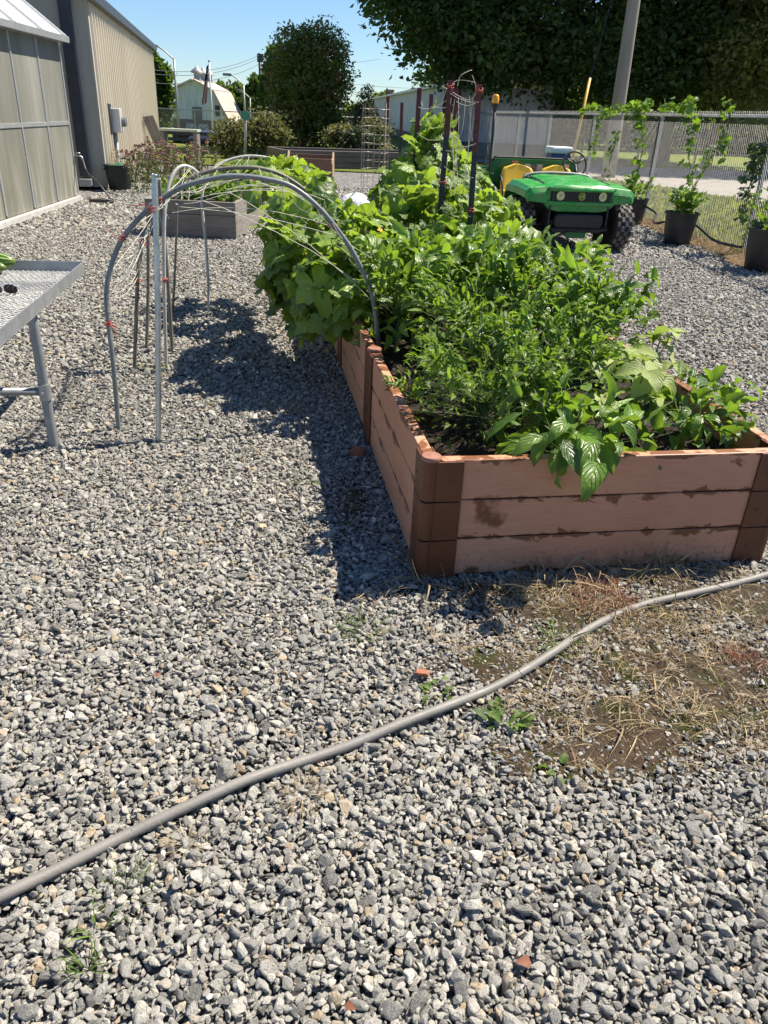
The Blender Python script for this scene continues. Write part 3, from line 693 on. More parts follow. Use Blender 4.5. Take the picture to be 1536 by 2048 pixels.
def arch(label, pts, r, mat, ties=(), name='trellis_arch', cat='pipe arch', group='bent pipe arches over the cucumber vines'):
    P = smooth_path(pts, 7); o = thing(name, label, cat, pts[0], group)
    mb = MB(); mb.tube(P, r, 10); mb.build('pipe', mat, o, smooth=True, auto=50)
    for i, (px, py, y) in enumerate(ties): tie(D(px, py, y), o, r * 1.35, i + int(px))
    return P, o
def line_y(pxs, y0, y1):
    n = len(pxs); return [D(px, py, y0 + (y1 - y0) * i / (n - 1)) for i, (px, py) in enumerate(pxs)]
A0 = G(237, 857); C0 = G(268, 735); D0 = G(293, 695); H0 = G(417, 623); E0 = G(332, 730); G0 = G(345, 625)
pa = [A0 + [0, 0, -.02]] + line_y([(227, 733), (217, 647), (213, 590), (220, 540), (245, 477), (297, 417), (320, 400), (367, 373), (427, 357), (470, 352), (530, 358), (585, 374), (640, 418), (690, 480), (722, 535), (743, 585), (752, 640), (758, 700)], A0[1] + .01, 3.72)
PA, _ = arch('nearest grey pipe arch, bent from the gravel over into the raised bed', pa, .011, PIPE, [(245, 477, A0[1] + .08), (300, 414, 3.5), (318, 400, 3.5), (217, 647, A0[1]), (512, 356, 3.6), (668, 452, 3.66)])
pc = [C0 + [0, 0, -.02]] + line_y([(275, 567), (279, 520), (286, 480), (303, 435), (331, 396), (375, 360), (430, 340), (487, 335), (531, 339), (575, 356), (620, 390), (660, 440), (690, 500)], C0[1], C0[1] + .45)
PCc, _ = arch('second pipe arch from the front, weathered brown on its straight leg', pc, .011, PIPED, [(276, 560, C0[1]), (284, 487, C0[1] + .05)])
pe = [E0 + [0, 0, -.02]] + line_y([(329, 600), (328, 467), (331, 410), (338, 370), (350, 343), (366, 332), (384, 337), (402, 352)], E0[1], E0[1] + .3)
PE, _ = arch('pale slim pipe bent over at its top like a cane', pe, .010, PIPEL, [(330, 560, E0[1])])
ph = [H0 + [0, 0, -.02]] + line_y([(416, 560), (412, 490), (404, 405), (412, 360), (432, 333), (461, 319), (500, 312), (545, 318), (586, 336), (620, 365), (640, 400)], H0[1], H0[1] + .6)
PH, _ = arch('farthest pipe arch, its thin leg set in the gravel before the grey planter', ph, .010, PIPEL)
def pole(label, p0, p1, r, mat, name='metal_pole', grp='straight metal poles of the arch trellis'):
    o = thing(name, label, 'pole', p0, grp); mb = MB(); L = np.array(p1) - p0
    mb.tube([p0 - L * .01, p0 + L * .25 + [.004, 0, 0], p0 + L * .5 + [.006, 0, 0], p0 + L * .75 + [.004, 0, 0], p0 + L], r, 10); mb.build('pipe', mat, o, smooth=True, auto=50)
    mb = MB(); mb.lathe([(r * 1.02, -.004), (r * 1.12, 0), (r * 1.12, .006), (r * .8, .008), (r * .75, -.004)], p1, 14); mb.build('rim', PIPEB, o, smooth=True); return o
B0 = G(317, 880); F0 = G(345, 703)
po = pole('shiny straight metal pole standing in front of the other poles', B0, D(309, 352, B0[1] + .12), .0125, PIPEB)
tie(D(303, 418, B0[1] + .09), po, .017, 91)
pole('weathered brown pole leaning beside the pale cane shaped pipe', F0, D(318, 360, F0[1] + .1), .0115, PIPED)
pole('thin grey pole just behind the leaning brown one', G0, D(354, 410, G0[1] + .1), .009, PIPED)
pole('slim brown pole between the second arch leg and the shiny pole', D0, D(296, 460, D0[1] + .1), .0105, PIPED)
# twine laced between the arches
def lerp_path(P, t):
    i = np.clip(t, 0, 1) * (len(P) - 1); a = int(i); b = min(a + 1, len(P) - 1); return P[a] + (P[b] - P[a]) * (i - a)
r_ = np.random.default_rng(3); mb = MB()
def string(p, q, sag=.03, r=.0011, n=8):
    t = np.linspace(0, 1, n)[:, None]; P = p + (q - p) * t; P[:, 2] -= (sag * 4 * t * (1 - t))[:, 0]; P += r_.normal(0, .0025, P.shape) * np.sin(t * PI)
    mb.tube(P, r, 4, False)
for t in np.linspace(.36, .86, 13):
    string(lerp_path(PA, t), lerp_path(PCc, t + r_.normal(0, .05)), r_.uniform(.0, .07))
    if r_.random() < .6: string(lerp_path(PCc, t), lerp_path(PH, .3 + .6 * t + r_.normal(0, .04)), r_.uniform(0, .06), .0008)
for k_ in range(14):      # loose strands running lengthwise just under the front arch
    t0 = r_.uniform(.36, .55); t1 = t0 + r_.uniform(.15, .4); off = np.array([0, r_.uniform(.02, .6), -r_.uniform(.0, .09)])
    string(lerp_path(PA, t0) + off, lerp_path(PA, min(t1, .88)) + off * [1, 1, r_.uniform(.3, 1.6)], r_.uniform(-.05, .02), .0013, 10)
for k_ in range(22):      # net on the left flank
    a = r_.uniform(.16, .46); string(lerp_path(PA, a), lerp_path(PCc, a + r_.uniform(-.14, .14)), r_.uniform(.0, .09), .0012)
for k_ in range(12):
    t = r_.uniform(.34, .8); p = lerp_path(PA, t); string(p, p + [r_.normal(0, .05), r_.uniform(-.03, .05), -r_.uniform(.06, .16)], 0, .001, 4)
for k_ in range(5):
    t = r_.uniform(.5, .95); string(lerp_path(PE, r_.uniform(.75, 1.)), lerp_path(PA, r_.uniform(.38, .6)), r_.uniform(0, .06), .0009)
o = thing('twine_netting', 'tangled cream twine laced between the bent pipe arches', 'twine netting', A0); mb.build('strands', TWINE, o)
# ---------------------------------------------------------------- steel T posts
PBLK = plain('black_post_paint', lin(.018, .02, .022), lin(.03, .034, .036), 18, .45, bump=.08)
PRED = plain('red_post_tip', lin(.10, .018, .015), lin(.14, .028, .022), 16, .5, bump=.08)
POSTS = [('nearest steel post with a long dark red tip, right of the cucumber vine', (959, 168), (940, 445), 5.1, 1.05), ('steel post with a red tip just left of the nearest post', (902, 160), (888, 330), 5.3, 1.05),
         ('shorter looking steel post behind the two tallest ones', (914, 178), (905, 340), 6.4, 1.), ('steel post rising left of the vine tip', (839, 176), (832, 300), 6.3, 1.), ('steel post right behind the vine tip', (863, 188), (858, 300), 7.4, 1.), ('farthest red tipped steel post beside the wire cage', (804, 205), (799, 362), 9.3, 1.)]
TSEC = [(-.017, 0), (.017, 0), (.017, .006), (.004, .006), (.004, .034), (-.004, .034), (-.004, .006), (-.017, .006)]
post_pts = []
for lb_, a, b, y, s in POSTS:
    pt = D(a[0], a[1], y); pb0 = D(b[0], b[1], y - .04); dr_ = unit(pt - pb0); pb = pt - dr_ * (pt[2] / dr_[2]); post_pts.append((pt, pb))
    o = thing('steel_post', lb_, 'post', pb, 'red tipped steel posts carrying the cucumber trellis'); ex = np.array([1., .1, 0]); ex = unit(ex - dr_ * ex.dot(dr_)); ey = np.cross(dr_, ex)
    L = np.linalg.norm(pt - pb); rl = .36 if y < 5.2 else .3
    mb = MB(); mb.prism(TSEC, pb, ex, ey, dr_, L - rl)
    for i in range(int((L - rl) / .055)):
        mb.box(pb + dr_ * (i * .055 + .03) - ey * .004, (.012, .008, .014))
    mb.build('shaft', PBLK, o)
    mb = MB(); mb.prism(TSEC, pt - dr_ * rl, ex, ey, dr_, rl)
    for i in range(int(rl / .055)): mb.box(pt - dr_ * (i * .055 + .03) - ey * .004, (.012, .008, .014))
    mb.build('red_tip', PRED, o)
    if y < 7: tie(pt - dr_ * rl * 1.9, o, .022, int(y * 10)); 
    if y < 5.4: tie(pt - dr_ * .03, o, .022, int(y * 10) + 3)
mb = MB(); r_ = np.random.default_rng(9)
t0, t1, t2 = post_pts[0][0], post_pts[1][0], post_pts[2][0]
b0, b1, b2 = post_pts[0][1], post_pts[1][1], post_pts[2][1]
def onp(i, f): a, b = post_pts[i]; return a + (b - a) * f
for f in (.06, .2, .32, .46, .6):
    string(onp(0, f) + [0, -.03, 0], onp(1, f + r_.normal(0, .02)), .015, .0015); string(onp(1, f), onp(3, f + .03 + r_.normal(0, .03)), .03, .0015); string(onp(0, f), onp(2, f + r_.normal(0, .03)), .02, .0015); string(onp(2, f), onp(4, f), .02, .0013)
for j in range(8):
    p = onp(0, .03 + r_.uniform(0, .05)) * (j + .5) / 8 + onp(1, .06) * (1 - (j + .5) / 8); q = p + [r_.normal(0, .03), r_.uniform(0, .3), -r_.uniform(.4, .9)]
    m = (p + q) / 2 + [r_.normal(0, .035), 0, 0]; mb.tube(smooth_path([p, p * .7 + q * .3 + r_.normal(0, .015, 3), m, q], 5), .0016, 4, False)
for pts_, in ((([D(915, 172, 5.2), D(921, 152, 5.2), D(940, 141, 5.2), D(944, 141, 5.2)]),), (([D(902, 172, 5.3), D(910, 163, 5.2), D(925, 160, 5.2), D(952, 165, 5.1)]),), (([D(884, 172, 5.5), D(905, 184, 5.3), D(918, 192, 5.2), D(940, 200, 5.1), D(952, 182, 5.1), D(948, 160, 5.1), D(944, 150, 5.1)]),), (([D(893, 178, 5.3), D(884, 210, 5.4), D(886, 250, 5.5)]),), (([D(834, 170, 6.3), D(838, 190, 6.3), D(845, 212, 6.3)]),)):
    mb.tube(smooth_path(pts_, 7), .0019, 4, False)
o = thing('trellis_twine', 'pinkish white twine looped between the tops of the steel posts', 'twine', b0); mb.build('strands', plain('pink_twine', lin(.72, .55, .47), lin(.78, .7, .6), 30, .9), o)
# welded wire cage between the farthest posts
WIRE = plain('galvanised_wire', lin(.34, .32, .28), lin(.22, .18, .14), 20, .5, .5)
mb = MB(); base = G(740, 412); R_ = .22; zt = D(722, 206, base[1])[2]; cc = np.array([D(748, 380, base[1] + .1)[0], base[1] + .1, 0])
for i in range(15):
    a = 2 * PI * i / 15; mb.tube([cc + [R_ * math.cos(a), R_ * math.sin(a), 0], cc + [R_ * math.cos(a) * 1.02, R_ * math.sin(a), zt * .5], cc + [R_ * math.cos(a), R_ * math.sin(a), zt]], .0022, 4, False)
for z in np.arange(.06, zt + .01, .125):
    a = np.linspace(0, 2 * PI, 25); mb.tube(np.stack([cc[0] + R_ * np.cos(a), cc[1] + R_ * np.sin(a), z + .008 * np.sin(a * 2 + z * 9)], 1), .0022, 4, False)
o = thing('wire_cage', 'tall round welded wire cage standing on the gravel', 'wire cage', cc); mb.build('wires', WIRE, o)
o = thing('wooden_stake', 'thin brown stake tied to the side of the wire cage', 'stake', G(766, 400)); q = G(766, 400); mb = MB(); tp = D(772, 205, q[1]); mb.tube([q - [0, 0, .02], (q + tp) / 2 + [.004, 0, 0], tp], [.018, .016, .015], 7); mb.build('shaft', plain('weathered_stake', lin(.17, .12, .085), lin(.24, .2, .16), 14, .8, bump=.3), o, smooth=True)
mb = MB(); mb.tube([tp - [0, 0, .01], tp + [0, 0, .004]], .0165, 7); mb.build('cut_end', PIPED, o)
# white feed sack lying behind the vines
q = G(715, 430); mb = MB(); a = np.linspace(0, 1, 22); b = np.linspace(0, 1, 16); P = np.zeros((22, 16, 3))
for i, s in enumerate(a):
    for j, t in enumerate(b):
        e = (math.sin(PI * s) * math.sin(PI * t)) ** .45
        P[i, j] = q + np.array([(s - .5) * .62, (t - .5) * .5 + .1, .36 * e * (1 - .35 * s) + .035 * (vnoise(s * 7, t * 6, 1, 3) - .5)])
mb.grid(P, uv=np.stack(np.meshgrid(a, b, indexing='ij'), -1).reshape(-1, 2)); k = NT('woven_sack'); at = k.n('Attribute', attribute_name='leafuv'); sp = k.n('SeparateXYZ'); k.set(sp, 0, at.outputs['Vector'])
st = k.rng(k.noise(k.coord('Object', (3, 14, 3)), 3, 3), .62, .66); c = k.mix(st, lin(.72, .74, .8), lin(.06, .08, .15)); k.bump(k.noise(k.coord('Object'), 9, 4), .8, .05)
o = thing('feed_sack', 'white plastic sack with dark print lying behind the cucumber vines', 'sack', q); mb.build('bag', k.fin(c, .4, 0., .5), o, smooth=True)
mb = MB(); mb.grid(P[:3] * [1, 1, 1] + [0, 0, .006]); mb.build('seam', TWINE, o, smooth=True)
# ================================================================== LEFT SIDE: table, greenhouse, metal building and what stands there
GALV = plain('galvanised_steel', lin(.42, .44, .45), lin(.3, .32, .33), 10, .42, .55, bump=.08)
ALU = plain('aluminium_bar', lin(.55, .57, .58), lin(.45, .47, .48), 12, .35, .6)
GALVP = plain('dull_galvanised_pipe', lin(.3, .32, .33), lin(.2, .215, .22), 12, .5, .3, bump=.1)
WOODG = plain('grey_weathered_wood', lin(.2, .18, .155), lin(.12, .105, .09), 5, .85, bump=.5, bscale=30, stretch=(1, 1, 9))
# --- potting table
zt = .655; K = G(166, 523, zt); Kf = G(0, 657, zt); Kb = G(30, 518, zt)
ef = unit(Kf - K); el = unit(np.cross([0, 0, 1.], ef)); el = -el if el[0] > 0 else el
LF, LL = 1.5, .95; Rt = np.stack([el, -ef, np.array([0, 0, 1.])], 1)
tb = thing('metal_table', 'grey expanded metal potting table with raised rim and pipe legs', 'table', G(108, 890)); mb = MB()
def tq(a, b, z): return K + el * a + ef * b + np.array([0, 0, z - zt])
for (a, b, la, lb2) in ((LL / 2, 0, LL, .004), (LL / 2, LF, LL, .004)): mb.box(tq(a, b, zt - .026), (la, .004, .052), M=Rt)
for a in (0, LL): mb.box(tq(a, LF / 2, zt - .026), (.004, LF - .006, .052), M=Rt)
for a in (.016, LL - .016): mb.box(tq(a, LF / 2, zt - .054), (.036, LF, .004), M=Rt)
for b in (.016, LF - .016): mb.box(tq(LL / 2, b, zt - .0545), (LL - .07, .036, .004), M=Rt)
mb.build('rim', GALV, tb, bevel=.001)
mb = MB(); n_ = int(LL / .024); pb_ = .05
for i in range(n_):
    a = .004 + i * .024; m = int(LF / pb_ * 2); bs = np.arange(m + 1) * pb_ / 2; zz = (np.arange(m + 1) + i) % 2
    for sgn in (1, -1):
        pts_ = np.array([tq(min(LL, a + .012 + sgn * (.0113 if z else -.0006)), min(b, LF), zt - .0485 + (.003 if (z == (sgn > 0)) else 0)) for b, z in zip(bs, np.arange(m + 1) % 2)])
        up = np.array([0, 0, .0028]); P = np.stack([pts_ - el * .0013, pts_ + el * .0013 + up * .6], 1); mb.grid(P)
mb.build('expanded_mesh', plain('expanded_steel', lin(.5, .52, .52), lin(.36, .38, .38), 10, .45, .4), tb)
lg = G(108, 890)
def tleg(p, q=None):
    mb = MB(); mb.tube([p + [0, 0, -.02], p + [0, 0, .25], p + [0, 0, zt - .06]], .021, 16)
    o = mb.build('leg', GALVP, tb, smooth=True, auto=50)
    mb = MB(); mb.tube([p + [0, 0, .215], p + [0, 0, .285]], .026, 16); mb.tube([p + [.0, -.024, .25], p + [.0, -.034, .25]], .006, 8); mb.build('clamp', GALV, o, smooth=True, auto=50)
legs = [lg, lg + el * (LL - .2), lg + ef * 1.0, lg + ef * 1.0 + el * (LL - .2)]
for p in legs: tleg(np.array(p))
mb = MB(); mb.tube([lg + [0, 0, .25], lg + el * (LL - .2) + [0, 0, .25]], .017, 14); mb.build('rail', GALVP, tb, smooth=True)
mb = MB(); q = lg + ef * 1.0; mb.tube([q + [0, 0, .25], q + el * (LL - .2) + [0, 0, .25]], .017, 14); mb.build('rail', GALVP, tb, smooth=True)
mb = MB(); mb.beam(tq(.06, .16, zt - .085), tq(LL - .06, .16, zt - .085), .07, .045); mb.build('cross_timber', WOODG, tb, bevel=.003)
mb = MB(); mb.beam(tq(.06, 1.2, zt - .085), tq(LL - .06, 1.2, zt - .085), .07, .045); mb.build('cross_timber', WOODG, tb, bevel=.003)
# squash and sunglasses on the table
k = NT('striped_rind'); at = k.n('Attribute', attribute_name='leafuv'); sp = k.n('SeparateXYZ'); k.set(sp, 0, at.outputs['Vector'])
s_ = k.math('SINE', k.math('ADD', k.math('MULTIPLY', sp.outputs[0], 10 * 2 * PI), k.math('MULTIPLY', k.noise(k.coord('Object'), 30, 3), 2.5)))
RIND = k.fin(k.ramp(s_, [(.3, lin(.035, .1, .012)), (.6, lin(.1, .2, .03)), (.8, lin(.42, .5, .13))]), .3, 0., .5)
def squash(label, c, L, r, ang):
    o = thing('striped_squash', label, 'squash', c - [0, 0, r], 'striped squash on the metal table'); d = np.array([math.cos(ang), math.sin(ang), 0]); t = np.linspace(0, 1, 16)
    mb = MB(); mb.tube(c + d * ((t - .5) * L)[:, None] + [0, 0, 0], r * (np.sin(PI * np.clip(t, .012, .988)) ** .42) * (1.03 - .12 * t), 28); mb.build('fruit', RIND, o, smooth=True)
    mb = MB(); mb.tube([c - d * L * .49, c - d * L * .54, c - d * L * .58 + [0, 0, .006]], [.012, .008, .01], 8); mb.build('stalk', STEM, o, smooth=True)
q = G(8, 549, zt - .04); squash('pale striped green squash at the back of the metal table', q + [-.075, .05, .052], .22, .045, .1); squash('darker striped squash lying in front of the paler one', q + [-.07, -.035, .040], .20, .036, .02)
o = thing('sunglasses', 'dark sunglasses with thin silver frame lying on the metal table', 'sunglasses', G(15, 592, zt - .045)); c0 = G(24, 588, zt - .043)
LENS = plain('dark_lens', lin(.008, .009, .01), lin(.012, .012, .014), 10, .12, spec=.7)
for s in (0, 1):
    a = np.linspace(0, 2 * PI, 25)[:-1]; ex = np.array([1., .15, 0]); ey = unit(np.array([.05, -.35, .94])); c = c0 + ex * (-.063 * s - .002) + [0, 0, .022]
    out = [(.027 * np.sign(math.cos(t)) * abs(math.cos(t)) ** .7, .021 * np.sign(math.sin(t)) * abs(math.sin(t)) ** .75) for t in a]
    mb = MB(); mb.prism(out, c, unit(ex), ey, np.cross(unit(ex), ey), .0022); mb.build('lens', LENS, o, bevel=.0006)
    ring = np.array([c + unit(ex) * x * 1.03 + ey * y * 1.03 for x, y in out + out[:1]]); mb = MB(); mb.tube(ring, .0014, 6, False); mb.build('frame', ALU, o, smooth=True)
    mb = MB(); h = c + unit(ex) * (.028 if s == 0 else -.028) + ey * .012; mb.tube(smooth_path([h, h + [.004, .06, .002], h + [-.002, .11, -.012], h + [-.004, .135, -.03]], 5), .0016, 6); mb.build('temple', ALU, o, smooth=True)
# --- greenhouse
g0 = G(157, 400); gd = unit(np.array([-4.67 + 4.92, 9.42 - 12.54, 0])); gl = np.array([gd[1], -gd[0], 0.]); gl = gl if gl[0] < 0 else -gl; GE = D(123, 76, g0[1])[2]; GL = 8.2; GW = 3.6; GR = GE + 1.45
k = NT('twin_wall_panel'); v = k.coord('Object')
c = k.ramp(k.noise(k.coord('Object', (1, 1, .12)), 2.6, 5, .6), [(.32, lin(.24, .245, .215)), (.55, lin(.33, .335, .295)), (.75, lin(.50, .50, .45))])
z_ = k.n('SeparateXYZ'); tcg = k.n('TexCoord'); k.set(z_, 0, tcg.outputs['Object'])
run = k.math('MULTIPLY', k.rng(z_.outputs[2], .15, .95, 1., 0.), k.rng(k.noise(k.coord('Object', (1, 1, .07)), 7, 4, .7), .5, .66)); c = k.mix(k.math('MULTIPLY', run, .7), c, lin(.78, .74, .62))
algae = k.math('MULTIPLY', k.rng(z_.outputs[2], .3, 1.6, 1., 0.), k.rng(k.noise(k.coord('Object', (1, 1, .3)), 1.4, 4, .6), .4, .65)); c = k.mix(k.math('MULTIPLY', algae, .45), c, lin(.24, .235, .15))
k.fin(c, .28, 0., .5); wv = k.n('TexWave'); k.set(wv, 'Vector', k.coord('Object', (0, 1, 0))); wv.inputs['Scale'].default_value = 18; k.bump(k.math('ADD', wv.outputs['Fac'], k.noise(v, 3, 3)), .12, .01)
tr = k.n('BsdfTranslucent'); k.set(tr, 'Color', c); mx = k.n('MixShader'); mx.inputs[0].default_value = .35; k.t.links.new(k.p.outputs[0], mx.inputs[1]); k.t.links.new(tr.outputs[0], mx.inputs[2]); k.t.links.new(mx.outputs[0], k.out.inputs[0])
POLY = k.m
gh = thing('greenhouse', 'greenhouse of cloudy twin wall plastic panels in an aluminium frame', 'greenhouse', g0)
def gp(a, b, z): return g0 + gd * a + gl * b + np.array([0, 0, z])
Rg = np.stack([gl, gd, np.array([0, 0, 1.])], 1)
m1 = np.linalg.norm((G(102, 413) - g0)[:2]); sp_ = m1 + .02
nb_ = int(GL / sp_); zs_ = [.05, D(137, 246, g0[1])[2], GE - .02]
for wall in (0, GW):
    for i in range(nb_):
        for j in range(2):
            mb = MB(); mb.box(gp((i + .5) * sp_, wall, (zs_[j] + zs_[j + 1]) / 2), (.012, sp_ - .05, zs_[j + 1] - zs_[j] - .05), M=Rg); mb.build('wall_panel', POLY, gh)
    for i in range(nb_ + 1):
        mb = MB(); mb.box(gp(i * sp_, wall, GE / 2 + .05), (.04, .045, GE - .1), M=Rg); mb.build('mullion', ALU, gh, bevel=.003)
    for z, h in ((zs_[1], .05), (GE - .02, .07)):
        mb = MB(); mb.box(gp(nb_ * sp_ / 2, wall, z), (.036, nb_ * sp_, h), M=Rg); mb.build('rail', ALU, gh, bevel=.003)
    mb = MB(); mb.box(gp(nb_ * sp_ / 2, wall - (.02 if wall == 0 else -.02), .03), (.09, nb_ * sp_ + .1, .07), M=Rg); mb.build('sill', plain('pale_sill', lin(.5, .49, .46), lin(.36, .35, .32), 6, .7, bump=.2), gh, bevel=.004)
for a in (0, nb_ * sp_):   # gable ends
    P = [(0, .1), (GW, .1), (GW, GE), (GW / 2, GR), (0, GE)]
    mb = MB(); mb.prism(P, gp(a - .006, 0, 0), gl, np.array([0, 0, 1.]), gd, .012); mb.build('gable_panel', POLY, gh)
ROOFM = plain('white_roof_panel', lin(.72, .73, .72), lin(.62, .63, .62), 4, .3)
for s in (0, 1):
    b0 = -.12 if s == 0 else GW + .12; zz0 = GE - .045
    for i in range(nb_):
        p0 = gp(i * sp_ + .01, b0, zz0 + .035); p1 = gp((i + 1) * sp_ - .01, b0, zz0 + .035); q0 = gp(i * sp_ + .01, GW / 2, GR + .03); q1 = gp((i + 1) * sp_ - .01, GW / 2, GR + .03)
        nrm = unit(np.cross(p1 - p0, q0 - p0)); nrm = nrm if nrm[2] > 0 else -nrm
        mb = MB(); mb.add([p0, p1, q1, q0, p0 + nrm * .014, p1 + nrm * .014, q1 + nrm * .014, q0 + nrm * .014], [(0, 1, 2, 3), (7, 6, 5, 4), (0, 4, 5, 1), (1, 5, 6, 2), (2, 6, 7, 3), (3, 7, 4, 0)]); mb.build('roof_panel', ROOFM, gh)
    for i in range(nb_ + 1):
        mb = MB(); mb.beam(gp(i * sp_, b0, zz0 + .06), gp(i * sp_, GW / 2, GR + .055), .05, .05); mb.build('rafter', ALU, gh, bevel=.003)
    mb = MB(); mb.beam(gp(-.05, b0, zz0 + .03), gp(nb_ * sp_ + .05, b0, zz0 + .03), .07, .08); mb.build('eave_rail', ALU, gh, bevel=.004)
mb = MB()
for j in range(5):
    mb.box(gp(.9 + j * 1.35, 1.0, .78), (.9, 1.2, .04), M=Rg)
    for da in (-.5, .5): mb.box(gp(.9 + j * 1.35 + da, 1.0, .38), (.8, .05, .76), M=Rg)
mb.build('bench', WOODG, gh)
# tap and hose at the greenhouse corner
q = gp(-.03, -.06, .62); o = thing('garden_tap', 'brass tap on a grey bracket at the greenhouse corner', 'tap', q); mb = MB(); mb.tube([q + [-.05, 0, 0], q + [.03, 0, 0], q + [.07, -.01, -.02], q + [.08, -.012, -.06]], .016, 10); mb.build('spout', GALV, o, smooth=True); mb = MB(); mb.lathe([(.004, 0), (.035, .004), (.035, .012), (.0, .014)], q + [.02, 0, .03], 12); mb.build('handle', PIPEB, o, smooth=True)
hq = q + [.08, -.012, -.06]; e1 = G(183, 398); e2 = G(222, 409)
o = thing('garden_hose', 'thin dark hose hanging from the greenhouse tap to the gravel', 'hose', e1); mb = MB()
a = np.linspace(0, 4.2 * PI, 50); lo = np.stack([e2[0] - .16 + (.17) * np.cos(a), e2[1] + .05 + .12 * np.sin(a), .02 + .012 * a / PI], 1)
mb.tube(np.concatenate([smooth_path([hq, hq + [.08, -.1, -.15], e1 + [.1, .05, .25], e1 + [.28, 0, .05], lo[0]], 8)[:-1], lo]), .012, 8); mb.build('tube', plain('dark_hose', lin(.05, .045, .04), lin(.08, .075, .07), 10, .5), o, smooth=True)
# --- tan metal building
b0_ = G(212, 377); b1_ = G(318, 302); bd = unit(b1_ - b0_); bl_ = np.array([-bd[1], bd[0], 0.]); BL = np.linalg.norm(b1_ - b0_); BE = D(303, 95, b1_[1])[2]; BW = 12.
def bp(a, b, z): return b0_ + bd * a + bl_ * b + np.array([0, 0, z])
def ribbed(mb, o, ex, L, z0, z1, nrm, pitch=.305, dep=.075, mi=0, cut=None):
    xs_, ds_ = [], []
    x = 0.
    while x < L:
        for dx, dd in ((0, 0), (.035, 1), (.075, 1), (.11, 0), (.19, 0), (.2, .25), (.22, .25), (.23, 0)):
            if x + dx * pitch / .305 <= L: xs_.append(x + dx * pitch / .305); ds_.append(dd * dep)
        x += pitch
    xs_.append(L); ds_.append(0); xs_ = np.array(xs_); ds_ = np.array(ds_)
    zt_ = np.full(len(xs_), z1) if cut is None else cut(xs_)
    P = np.stack([o + np.outer(xs_, ex) + np.outer(ds_, nrm) + np.outer(np.full(len(xs_), z0), [0, 0, 1.]), o + np.outer(xs_, ex) + np.outer(ds_, nrm) + np.outer(zt_, [0, 0, 1.])], 1)
    mb.grid(P, mi=mi)
def tan_mat(name, a, b):
    k = NT(name); c = k.ramp(k.noise(k.coord('Object', (1, 1, .2)), 1.2, 5, .6), [(.3, a), (.7, b)]); z = k.n('SeparateXYZ'); t = k.n('TexCoord'); k.set(z, 0, t.outputs['Object'])
    gr = k.math('MULTIPLY', k.rng(z.outputs[2], 0, .5, 1, 0), k.rng(k.noise(k.coord('Object'), 5, 4), .4, .7)); c = k.mix(k.math('MULTIPLY', gr, .4), c, lin(.3, .25, .18)); return k.fin(c, .45, 0., .4)
TAN = tan_mat('tan_metal_siding', lin(.59, .53, .405), lin(.67, .605, .475)); TAN2 = tan_mat('smooth_tan_wall', lin(.40, .38, .32), lin(.46, .44, .37))
DKT = plain('dark_trim', lin(.03, .036, .045), lin(.045, .05, .06), 6, .45)
bld = thing('metal_building', 'tan ribbed metal building with a dark roof edge', 'building', b0_)
mb = MB(); ribbed(mb, bp(.12, 0, 0), bd, BL - .12, .02, BE - .05, -bl_); mb.build('ribbed_wall', TAN, bld)
mb = MB(); mb.prism([(0, .02), (BW, .02), (BW, BE), (BW / 2, BE + 1.9), (0, BE)], bp(.0, .0, 0), bl_, np.array([0, 0, 1.]), bd, .08); mb.build('gable_wall', TAN2, bld)
mb = MB(); ribbed(mb, bp(BL, 0, 0), bl_, BW, .02, BE, bd, cut=lambda x: BE + 1.9 * (1 - np.abs(x / BW * 2 - 1))); mb.build('gable_wall', TAN, bld)
mb = MB(); ribbed(mb, bp(0, BW, 0), bd, BL, .02, BE, bl_); mb.build('ribbed_wall', TAN, bld)
mb = MB(); mb.box(bp(.055, -.012, BE / 2), (.13, .05, BE - .02), M=np.stack([bd, bl_, [0, 0, 1.]], 1)); mb.build('corner_trim', TAN2, bld)
mb = MB(); mb.box(bp(BL + .02, -.012, BE / 2), (.13, .05, BE - .02), M=np.stack([bd, bl_, [0, 0, 1.]], 1)); mb.build('corner_trim', TAN2, bld)
for s in (0, 1):
    e = -.09 if s == 0 else BW + .09
    mb = MB(); A_ = bp(-.3, e, BE - .03); B_ = bp(BL + .3, e, BE - .03); C_ = bp(BL + .3, BW / 2, BE + 1.98); D_ = bp(-.3, BW / 2, BE + 1.98); u_ = np.array([0, 0, .09])
    mb.add([A_, B_, C_, D_, A_ + u_, B_ + u_, C_ + u_, D_ + u_], [(0, 1, 2, 3), (7, 6, 5, 4), (0, 4, 5, 1), (1, 5, 6, 2), (2, 6, 7, 3), (3, 7, 4, 0)]); mb.build('roof', DKT, bld)
    mb = MB(); mb.beam(bp(-.3, e - (.03 if s == 0 else -.03), BE - .0), bp(BL + .3, e - (.03 if s == 0 else -.03), BE - .0), .10, .16); mb.build('gutter', DKT, bld, bevel=.01)
mb = MB(); mb.box(bp(-.06, .30, BE / 2 + .1), (.11, .19, BE - .2), M=np.stack([bd, bl_, [0, 0, 1.]], 1)); mb.build('downpipe', DKT, bld, bevel=.01)
mb = MB(); mb.box(bp(-.12, .30, .1), (.24, .2, .12), M=np.stack([bd, bl_, [0, 0, 1.]], 1)); mb.build('downpipe_shoe', GALV, bld, bevel=.01)
